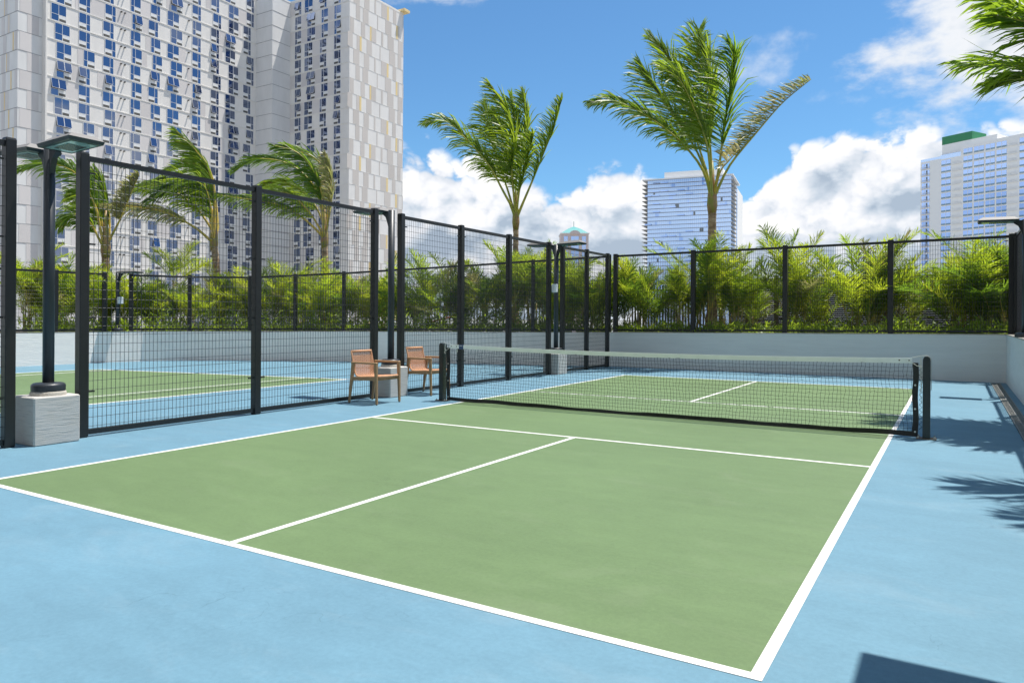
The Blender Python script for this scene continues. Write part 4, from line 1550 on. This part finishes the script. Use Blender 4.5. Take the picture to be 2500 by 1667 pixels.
# ------------------------------------------------------------------ panelled apartment tower
FH = 2.8
Z0 = 45.46          # one floor line
XF, YS, XS, YF2, XE = -109.0, 92.1, -104.4, 96.5, -88.8
tw = thing('apartment_tower', 'white panelled apartment tower with gold accents and many small windows', 'building', (-105, 80, -14))
TO = V(tw.location)
ZT = Z0 + FH * 6 + 0.4
mb = MB()
poly = [(-135, 50.55), (-109.77, 50.55), (-109.77, 53.9), (XF, 53.9), (XF, YS), (XS, YS), (XS, YF2), (XE, YF2), (XE, 111.8), (-135, 111.8)]
n_ = len(poly)
for z in (-14, ZT):
    mb.v += [(x - TO.x, y - TO.y, z - TO.z) for x, y in poly]
for i in range(n_):
    j = (i + 1) % n_
    mb.face((i, j, n_ + j, n_ + i), 1 if i in (0, 1, 4, 5) else 0)
mb.face(tuple(n_ + i for i in range(n_)))
mb.build('wall', ['tower_white', 'tower_blank'], tw)
floors = [Z0 + FH * k_ for k_ in range(-17, 7)]
# floor bands (projecting on the windowed faces, thin joints on the blank ones)
for zf in floors:
    mb = MB()
    z = zf - TO.z

    def band(x0, y0, x1, y1, h, d, mi):
        mb.box((min(x0, x1) - TO.x - (d if y0 != y1 and False else 0), min(y0, y1) - TO.y, z - h / 2), (max(x0, x1) - TO.x, max(y0, y1) - TO.y, z + h / 2), mi)
    band(XF, 53.9, XF + 0.07, YS - .01, 0.13, 0, 0)
    band(XS + .01, YF2 - 0.07, XE - .3, YF2, 0.13, 0, 0)
    band(XE, YF2, XE + 0.03, 111.8, 0.06, 0, 0)
    band(XF + .13, YS - 0.03, XS + .03, YS, 0.07, 0, 1)
    band(XS, YS, XS + 0.03, YF2 - .11, 0.07, 0, 1)
    band(-109.77, 50.55, -109.74, 53.8, 0.06, 0, 1)
    band(-135, 50.52, -109.74, 50.55, 0.07, 0, 1)
    mb.build('floor_band', ['tower_band', 'tower_joint'], tw)
mb = MB()
mb.box((-0.15, 0, 0), (0.0, 0.25, ZT + 14))
mb.build('corner_trim', 'tower_band', tw).location = V((XF + .15, 53.9, -14)) - TO
# gold roof edge on the end wall
mb = MB()
mb.box((XE - 2.0 - TO.x, 110.9 - TO.y, ZT - TO.z), (XE + 1.0 - TO.x, 112.6 - TO.y, ZT + 0.5 - TO.z))
mb.build('roof_edge', 'tower_gold', tw)


def window_meshes():
    """local: x along facade, y outward (negative = out), z up. returns dict of (frame, pane, grille) meshes"""
    out = {}
    H_, ph = 2.55, 1.55
    for kind, Wd in (('D', 2.2), ('L', 1.75), ('M', 1.75)):
        for op in (0, 1):
            fr_, pa, gr = MB(), MB(), MB()
            if kind == 'D':
                xm = Wd / 2
                ac0, ac1 = xm, Wd
            elif kind == 'L':
                xm = Wd * 0.66
                ac0, ac1 = 0, xm
            else:
                xm = Wd * 0.34
                ac0, ac1 = xm, Wd
            lo = H_ - ph
            b_ = 0.05
            for (x0, x1) in ((0, b_), (xm - b_ / 2, xm + b_ / 2), (Wd - b_, Wd)):
                fr_.box((x0, -0.06, 0), (x1, 0.0, H_))
            for z in (0, lo - b_ / 2, H_ - b_):
                for (x0, x1) in ((b_, xm - b_ / 2), (xm + b_ / 2, Wd - b_)):
                    fr_.box((x0, -0.055, z), (x1, 0.0, z + b_))
            fr_.box((ac0 + b_, -0.045, b_), (ac1 - b_, 0.0, lo - b_ / 2))
            gr.box((ac0 + b_ + .03, -0.055, 0.08), (ac1 - b_ - .03, -0.046, 0.46))
            for (x0, x1, isac) in ((b_, xm - b_ / 2, ac0 < 0.01), (xm + b_ / 2, Wd - b_, ac1 > Wd - .01)):
                big = (x1 - x0) > 0.8
                if op and big:
                    o_ = 0.33
                    pa.quad((x0, -0.05 - o_, lo + 0.08), (x1, -0.05 - o_, lo + 0.08), (x1, -0.05, H_ - b_), (x0, -0.05, H_ - b_))
                    pa.quad((x0, -0.02, lo + .02), (x1, -0.02, lo + .02), (x1, -0.02, H_ - b_), (x0, -0.02, H_ - b_))
                    for xx in (x0, x1):
                        fr_.bar((xx, -0.05 - o_, lo + .08), (xx, -0.06, H_ - b_), .03, .03, up=(1, 0, 0))
                    fr_.bar((x0, -0.05 - o_, lo + .08), (x1, -0.05 - o_, lo + .08), .04, .04)
                else:
                    pa.quad((x0, -0.02, lo + b_ / 2), (x1, -0.02, lo + b_ / 2), (x1, -0.02, H_ - b_), (x0, -0.02, H_ - b_))
                if not isac:
                    pa.quad((x0, -0.02, b_), (x1, -0.02, b_), (x1, -0.02, lo - b_ / 2), (x0, -0.02, lo - b_ / 2))
            out[kind, op] = (fr_.mesh('window', 'win_frame'), pa.mesh('pane', 'tower_glass'), gr.mesh('grille', 'grille'), Wd)
    return out


WM = window_meshes()


def put_window(kind, op, loc, rz):
    fm, pm, gm, w = WM[kind, op]
    o_ = link('window', fm, tw, loc - TO, (0, 0, rz))
    link('pane', pm, o_)
    link('grille', gm, o_)


rr = random.Random(17)
n1 = lambda v: v / 4.612
cols = [  # (photo x of left edge, kinds by row cycle, offsets by row cycle)
    (120.5, ['D'] * 4, [0, 9.3, 13.7, 13.7]),
    (188.5, ['L', 'L', 'M', 'L'], [0, 0, 12, 0]),
    (247.5, ['L', 'L', 'L', 'L'], [0, 5, 0, 5]),
    (315.0, ['M', 'M', 'M', 'M'], [0, 3.5, 0, 3.5]),
    (330 + n1(160), ['M', 'M', 'L', 'L'], [0, 4.5, -1, -6]),
    (330 + n1(345), ['D'] * 4, [0, 8.5, 0, 8.5]),
    (330 + n1(625), ['L', 'L', 'M', 'L'], [0, 0, 1, 0]),
    (330 + n1(835), ['L', 'L', 'L', 'L'], [0, 5, 0, 0]),
    (330 + n1(1035), ['D'] * 4, [0, 0, -8, -8]),
    (330 + n1(1200), ['L', 'L', 'L', 'L'], [7.5, 0, 0, 7.5]),
]
pan = {}


def panel(wd, h, axis, mtl):
    key = (round(wd, 1), axis, mtl)
    if key not in pan:
        b_ = MB()
        b_.box((0, -0.025, 0), (key[0], 0.001, h))
        pan[key] = b_.mesh('panel', mtl)
    return pan[key]


for ri, zf in enumerate(floors[:-1]):
    base_z = zf + 0.075
    edges = []
    for ci, (px, kinds, offs) in enumerate(cols):
        k_ = (ri * 3 + 1) % 4
        Yw = on_x(px + offs[k_], 700, XF).y
        top_px = HORY - FPX * (base_z - CAM.z) / ((V((XF, Yw, 0)) - CAM).dot(FW))
        if top_px < -70:
            edges.append((Yw, Yw + WM[kinds[k_], 0][3]))
            continue
        kd = kinds[k_]
        put_window(kd, 1 if rr.random() < 0.16 else 0, V((XF + 0.005, Yw, base_z)), math.pi / 2)
        edges.append((Yw, Yw + WM[kd, 0][3]))
    for (e0, e1) in zip(edges[:-1], edges[1:]):
        gap = e1[0] - e0[1]
        if rr.random() < 0.42 and gap > 0.4:
            full_ = rr.random() < 0.5
            w_ = gap if full_ else gap * 0.5
            y0 = e0[1] if full_ or rr.random() < 0.5 else e0[1] + gap * 0.5
            topp = HORY - FPX * (base_z - CAM.z) / ((V((XF, y0, 0)) - CAM).dot(FW))
            if topp > -60:
                link('panel', panel(w_, 2.55, 0, 'tower_lilac'), tw, V((XF + 0.002, y0, base_z)) - TO, (0, 0, math.pi / 2))
    # small vents between the columns
    for vx in (290, 299, 455):
        yv = on_x(vx, 700, XF).y
        b_ = MB()
        b_.box((XF - TO.x, yv - TO.y, base_z + 2.0 - TO.z), (XF + .35 - TO.x, yv + .18 - TO.y, base_z + 2.18 - TO.z))
        b_.build('vent', 'grille', tw)
    # short face with the shaded windows
    k_ = ri % 4
    last = XS
    for (pl, pl2, kd) in ((458, 460, 'M'), (550, 575, 'D'), (697, 712, 'M'), (832, 834, 'M')):
        pp = 600 + (pl2 if k_ in (0, 1) else pl) / 3.92
        Xw = on_y(pp, 700, YF2).x
        kk = kd if not (kd == 'M' and k_ == 2) else 'L'
        put_window(kk, 1 if rr.random() < 0.28 else 0, V((Xw, YF2 - 0.005, base_z)), 0.0)
        gap = Xw - last
        if rr.random() < 0.45 and gap > .3:
            link('panel', panel(gap, 2.55, 1, 'tower_lilac'), tw, V((last, YF2 - 0.002, base_z)) - TO, (0, 0, 0))
        last = Xw + WM[kk, 0][3]
    # end wall: tan and gold upright panels
    rows = {
        'a': [(1040, 1078, 't'), (1107, 1160, 't'), (1245, 1252, 't'), (1322, 1380, 't'), (1425, 1440, 'g'), (1440, 1455, 't'), (1497, 1528, 't')],
        'b': [(985, 1022, 't'), (1090, 1128, 't'), (1175, 1190, 'g'), (1190, 1235, 't'), (1285, 1300, 't'), (1345, 1403, 't'), (1445, 1490, 't')],
        'c': [(962, 1010, 't'), (1050, 1075, 't'), (1078, 1095, 'g'), (1145, 1195, 't'), (1270, 1278, 't'), (1360, 1418, 't'), (1443, 1475, 't')],
        'd': [(1017, 1075, 't'), (1120, 1170, 't'), (1218, 1232, 't'), (1285, 1338, 't'), (1338, 1355, 'g'), (1395, 1428, 't'), (1490, 1528, 't')],
    }
    rk = 'abcd'[(22 - ri + 3) % 4]
    for (a, b, cc) in rows[rk]:
        y0, y1 = on_x(600 + a / 3.92, 700, XE).y, min(111.7, on_x(600 + b / 3.92, 700, XE).y)
        link('panel', panel(y1 - y0, 2.68, 2, 'tower_tan' if cc == 't' else 'tower_gold'), tw, V((XE + 0.002, y0, zf + 0.06)) - TO, (0, 0, math.pi / 2))
    # left end: strips on both faces
    if base_z < 52:
        y0 = 50.6 + (0.2 if ri % 2 else 1.2)
        link('panel', panel(1.6, 2.68, 3, 'tower_lilac'), tw, V((-109.768, y0, zf + .06)) - TO, (0, 0, math.pi / 2))
        for xo, wd, mm in ((-110.9 - (ri * 1.3) % 3.2, 0.35, 'tower_gold'), (-112.5 - (ri * .9) % 2, 0.9, 'tower_lilac'), (-110.6, 0.7, 'tower_lilac') if ri % 2 else (-114.5, .9, 'tower_lilac')):
            link('panel', panel(wd, 2.68, 4, mm), tw, V((xo, 50.548, zf + .06)) - TO, (0, 0, 0))

# ------------------------------------------------------------------ glass tower behind the tall palm
mdir = V((-2.53, -0.366, 0)).normalized()      # along the main face, away to the left
mnor = V((mdir.y, -mdir.x, 0))
if mnor.dot(FW) > 0:
    mnor = -mnor
Pc = on_d(1784, 700, 549.0)
Pc.z = 0
gt = thing('glass_tower', 'blue glass apartment tower with thin balcony slabs behind the tall palm', 'building', (Pc.x, Pc.y, -14))
GO = V(gt.location)
Pl = on_plane(1580, 700, Pc, mnor)
Wm = (Pl - Pc).to_2d().length
inn = -mnor
Ps = on_plane(1815, 700, Pc, mdir)
Ws = (Ps - Pc).to_2d().length
zroof = on_d(1784, 428, 549).z
rotz = math.atan2(-mdir.y, -mdir.x)             # local x runs from the left end to the corner


def glocal(s_, d_, z):                           # s_: from corner to the left, d_: depth inwards
    return V((0, 0, 0)) + mdir * s_ + inn * d_ + UP * (z + 14)


def gbox(mbx, s0, s1, d0, d1, z0, z1, mi=0):
    P = [glocal(s_, d_, z) for z in (z0, z1) for (s_, d_) in ((s0, d0), (s1, d0), (s1, d1), (s0, d1))]
    n_ = len(mbx.v)
    mbx.v += [tuple(p) for p in P]
    for q_ in ((3, 2, 1, 0), (4, 5, 6, 7), (0, 1, 5, 4), (1, 2, 6, 5), (2, 3, 7, 6), (3, 0, 4, 7)):
        mbx.face(tuple(n_ + i for i in q_), mi)


mb = MB()
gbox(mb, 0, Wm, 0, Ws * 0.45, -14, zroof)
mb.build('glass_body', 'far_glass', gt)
mb = MB()
gbox(mb, 1.0, Wm * .6, Ws * .45, Ws, -14, zroof - 1)
mb.build('rear_wing', 'pale_wall', gt)
mb = MB()
gbox(mb, -0.05, 1.2, Ws * .28, Ws * .36, -14, zroof + 1.5)
mb.build('pier', 'slab_white', gt)
mb = MB()
gbox(mb, -1.5, Wm + 4, -1.5, Ws * .5, zroof, zroof + 0.9)
mb.build('roof', 'slab_white', gt)
mb = MB()
gbox(mb, 6, Wm * 0.80, 2, Ws * .4, zroof + .9, zroof + 6.0)
mb.build('penthouse', 'slab_white', gt)
z = zroof - 3.2
while z > -4:
    mb = MB()
    gbox(mb, -1.6, Wm + 4.5, -1.3, Ws * .27, z, z + 0.17)
    mb.build('balcony_slab', 'slab_tan', gt)
    z -= 3.2
mb = MB()
k_ = 0.0
while k_ < Wm:
    gbox(mb, k_, k_ + 0.09, -0.06, 0.02, -4, zroof)
    k_ += 1.55
mb.build('mullions', 'slab_white', gt)['kind'] = 'stuff'
rr = random.Random(4)
for i in range(52):
    s_ = int(rr.uniform(0, Wm / 1.55)) * 1.55 + .1
    zz = zroof - 3.2 * rr.randint(1, 26)
    w_ = 1.4 if rr.random() < .85 else 2.9
    mb = MB()
    gbox(mb, s_, s_ + w_, -0.03, 0.01, zz + 0.26, zz + 2.9)
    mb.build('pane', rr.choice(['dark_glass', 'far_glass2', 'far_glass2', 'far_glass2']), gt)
for i in range(46):
    s_ = rr.randint(0, 9) * Wm / 10 + 3
    zz = zroof - 3.2 * rr.randint(1, 28)
    mb = MB()
    gbox(mb, s_, s_ + Wm * .085, -1.25, -1.2, zz + 0.26, zz + 1.3)
    mb.build('balustrade', 'far_glass2', gt)

# ------------------------------------------------------------------ hotel tower with the green roof block
hdir = V((-0.98, 0.575, 0)).normalized()        # left along the face
hnor = V((hdir.y, -hdir.x, 0))
if hnor.dot(FW) > 0:
    hnor = -hnor
Ph = on_d(2296, 700, 334.0)
Ph.z = 0
ht = thing('hotel_tower', 'white gridded hotel tower with a green block on its roof', 'building', (Ph.x, Ph.y, -14))


def hs(px, py):
    p = on_plane(px, py, Ph, hnor)
    return -(p - Ph).dot(hdir), p.z


def hbox(mbx, s0, s1, d0, d1, z0, z1, mi=0):
    n_ = len(mbx.v)
    for zz in (z0, z1):
        for (s_, d_) in ((s0, d0), (s1, d0), (s1, d1), (s0, d1)):
            p = hdir * (-s_) - hnor * d_ + UP * (zz + 14)
            mbx.v.append(tuple(p))
    for q_ in ((3, 2, 1, 0), (4, 5, 6, 7), (0, 1, 5, 4), (1, 2, 6, 5), (2, 3, 7, 6), (3, 0, 4, 7)):
        mbx.face(tuple(n_ + i for i in q_), mi)


sc_ = lambda x, y: hs(2200 + x / 4.9, 280 + y / 4.9)
s_left, z_low = sc_(228, 575)
s_w, _ = sc_(348, 575)
s_m, z_mid = sc_(472, 530)
s_p, z_top = sc_(715, 375)
s_r = s_m + 95
mb = MB()
hbox(mb, s_left, s_m, 0.4, 18, -14, z_low)
hbox(mb, s_w, s_m, 0, 0.4, -14, z_low)
hbox(mb, s_m, s_p, 0.02, 18, -14, z_mid - .3)
hbox(mb, s_p, s_r, 0.02, 18, -14, z_top)
mb.build('wall', 'pale_wall', ht)
mb = MB()
s_g0, z_g0 = sc_(472, 365)
s_g1, z_g1 = sc_(832, 235)
hbox(mb, s_m + .1, s_g1, 1.0, 12, z_mid - .3, z_g0)
s_b1, z_b1 = sc_(1135, 200)
hbox(mb, s_g1, s_b1, 1.0, 12, z_top - 4, z_b1 - 1)
mb.build('roof_block', 'pale_wall', ht)
mb = MB()
hbox(mb, s_m + .05, s_g1 + .05, 0.95, 12.05, z_g0, sc_(472, 270)[1])
mb.build('green_block', 'green_panel', ht)
mb = MB()
hbox(mb, s_m, s_p, 0.05, 0.15, z_mid - .3, z_mid + 1.6)
hbox(mb, s_left, s_m, 0.45, 0.55, z_low, z_low + 1.2)
mb.build('roof_glass', 'far_glass', ht)
FHh = 3.0
bays = [sc_(x, 700)[0] for x in (472, 604, 735, 862, 1000, 1130, 1272, 1405)]
bw = bays[3] - bays[2]
while bays[-1] < s_r - 6:
    bays.append(bays[-1] + bw)
hw = {}


def hwin(w_, bal):
    key = (round(w_, 1), bal)
    if key not in hw:
        f_, p_, sp_ = MB(), MB(), MB()
        W2 = key[0] - 0.75
        if bal:
            p_.box((0.2, 0.35, 0.3), (W2 - .2, 0.4, 2.7))
            f_.box((0, -0.35, 0.0), (W2, 0.34, 0.22))
            for i in range(12):
                f_.box((W2 * i / 12, -.33, .22), (W2 * i / 12 + .06, -.29, 1.1))
            f_.box((0, -.34, 1.1), (W2, -.28, 1.16))
            f_.box((W2 / 3, .3, .25), (W2 / 3 + .1, .34, 2.7))
            f_.box((W2 / 1.5, .3, .25), (W2 / 1.5 + .1, .34, 2.7))
            sp_.box((W2 * .55, .28, .3), (W2 * .72, .35, 2.4))
        else:
            p_.box((0, -0.03, 0.82), (W2, 0.0, 2.62))
            f_.box((W2 / 2 - .08, -.06, .2), (W2 / 2 + .08, -.031, 2.62))
            f_.box((W2 / 2 + .08, -.05, 1.6), (W2, -.031, 1.68))
            sp_.box((0, -0.03, 0.15), (W2, 0.0, 0.8))
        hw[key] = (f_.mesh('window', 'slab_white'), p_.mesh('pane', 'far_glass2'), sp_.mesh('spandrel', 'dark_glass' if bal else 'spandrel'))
    return hw[key]


rh = math.atan2(-hdir.y, -hdir.x)
z = z_mid - 0.6 - FHh
zl = []
while z > 20:
    zl.append(z)
    z -= FHh
for z in [z_mid - .6 + 0.4, z_mid - .6 + 3.2] + zl:
    for bi in range(len(bays) - 1):
        if z > z_mid - 0.7 and bi < 2:
            continue
        if z + 3 > z_top:
            continue
        f_, p_, sp_ = hwin(bays[bi + 1] - bays[bi], bi in (1, 6))
        pos = hdir * (-(bays[bi] + .37)) + UP * (z + 14) + hnor * 0.02
        e = link('window', f_, ht, pos, (0, 0, rh))
        link('pane', p_, e)
        link('spandrel', sp_, e)
    if z + 3 < z_low:
        f_, p_, sp_ = hwin(s_w - s_left, True)
        e = link('window', f_, ht, hdir * (-(s_left + .37)) + UP * (z + 14) - hnor * 0.04, (0, 0, rh))
        link('pane', p_, e)
        link('spandrel', sp_, e)

# ------------------------------------------------------------------ small tower with the teal roof
D = 420.0
a = on_d(1370, 580, D)
b = on_d(1437, 580, D)
wt = (b - a).length
pt = thing('pink_tower', 'pale pink tower with a teal hipped roof and spire', 'building', (a.x, a.y, -14))
ze = on_d(1400, 571, D).z + 14
za = on_d(1400, 549, D).z + 14
cc = RT * (wt / 2) + FW * (wt / 2)


def pbox(mbx, x0, x1, y0, y1, z0, z1):
    n_ = len(mbx.v)
    for zz in (z0, z1):
        for (xx, yy) in ((x0, y0), (x1, y0), (x1, y1), (x0, y1)):
            mbx.v.append(tuple(RT * xx + FW * yy + UP * zz))
    for q_ in ((3, 2, 1, 0), (4, 5, 6, 7), (0, 1, 5, 4), (1, 2, 6, 5), (2, 3, 7, 6), (3, 0, 4, 7)):
        mbx.face(tuple(n_ + i for i in q_))


mb = MB()
pbox(mb, 0, wt, 0, wt, 0, ze)
mb.build('wall', 'pink_wall', pt)
mb = MB()
pbox(mb, -0.5, wt + .5, -0.5, wt + .5, ze, ze + .5)
mb.build('cornice', 'slab_white', pt)
mb = MB()
rim = [RT * x + FW * y + UP * (ze + .5) for x, y in ((0, 0), (wt, 0), (wt, wt), (0, wt))]
apx = cc + UP * za
mb.v = [tuple(p) for p in rim] + [tuple(rim[i].lerp(apx, 0.55) + UP * 0.4) for i in range(4)] + [tuple(apx)]
for i in range(4):
    j = (i + 1) % 4
    mb.face((i, j, 4 + j, 4 + i))
    mb.face((4 + i, 4 + j, 8))
rf = mb.build('roof', 'teal_roof', pt)
mb = MB()
mb.tube([apx - UP * .3, apx + UP * 3.0], 0.16, 6)
mb.build('spire', 'teal_roof', rf)
mb = MB()
gx0, gx1 = wt * .3, wt * .7
mb.v = [tuple(RT * gx0 + FW * -.7 + UP * (ze - .2)), tuple(RT * gx1 + FW * -.7 + UP * (ze - .2))]
arc = [RT * (wt / 2 + wt * .2 * math.cos(t_)) + FW * -.7 + UP * (ze - .2 + wt * .14 * math.sin(t_)) for t_ in [math.pi * i / 10 for i in range(1, 10)]]
mb.v += [tuple(p) for p in arc]
mb.face(tuple(range(len(mb.v))))
k_ = len(mb.v)
mb.v += [tuple(V(v) + FW * 2.5) for v in mb.v]
mb.face(tuple(reversed(range(k_, 2 * k_))))
for i in range(k_):
    j = (i + 1) % k_
    mb.face((i, k_ + i, k_ + j, j))
mb.build('gable', 'pink_wall', pt)
for fl in range(10):
    for (x0, x1) in ((.10, .24), (.36, .64), (.76, .90)):
        z0 = ze - 4.6 - fl * 4.2
        mb = MB()
        pbox(mb, wt * x0, wt * x1, -0.12, 0.0, z0, z0 + 3.2)
        w_ = mb.build('window', 'far_glass2', pt)
        mb = MB()
        xm = wt * (x0 + x1) / 2
        pbox(mb, xm - .12, xm + .12, -0.2, -.121, z0, z0 + 3.2)
        pbox(mb, wt * x0, wt * x1, -0.19, -.121, z0 + 1.0, z0 + 1.2)
        mb.build('frame', 'slab_white', w_)

# ------------------------------------------------------------------ the tower this deck belongs to (unseen behind the viewer, added for reflections, paled to bounce light) and its canopy
bt = thing('residential_tower', 'unseen residential tower, paled to bounce light, with dark window bands rising behind the court deck', 'building', (-10, -30, -14))
mb = MB()
mb.box((-62, -22, 0), (42, 8, 130))
mb.build('wall', 'behind_wall', bt)
for fl in range(38):
    mb = MB()
    mb.box((-61.8, 8.0, fl * 3.3 + 5.6), (41.8, 8.1, fl * 3.3 + 6.9))
    mb.build('window', 'dark_glass', bt)
cn = thing('canopy', 'flat roofed white canopy standing over the planter by the side wall', 'canopy', (9.5, -3, 0.98))
mb = MB()
mb.box((6.955 - 9.5, -9, 2.16), (4.0, 1.41 + 3, 2.20))
mb.build('roof', 'canopy_white', cn)
for (x, y) in ((-1.1, 3.3), (-1.1, -3), (2.5, 3.3), (2.5, -3)):
    mb = MB()
    mb.bevbox((x - .08, y - .08, 0), (x + .08, y + .08, 2.16), 0.01)
    mb.build('column', 'black_metal', cn)
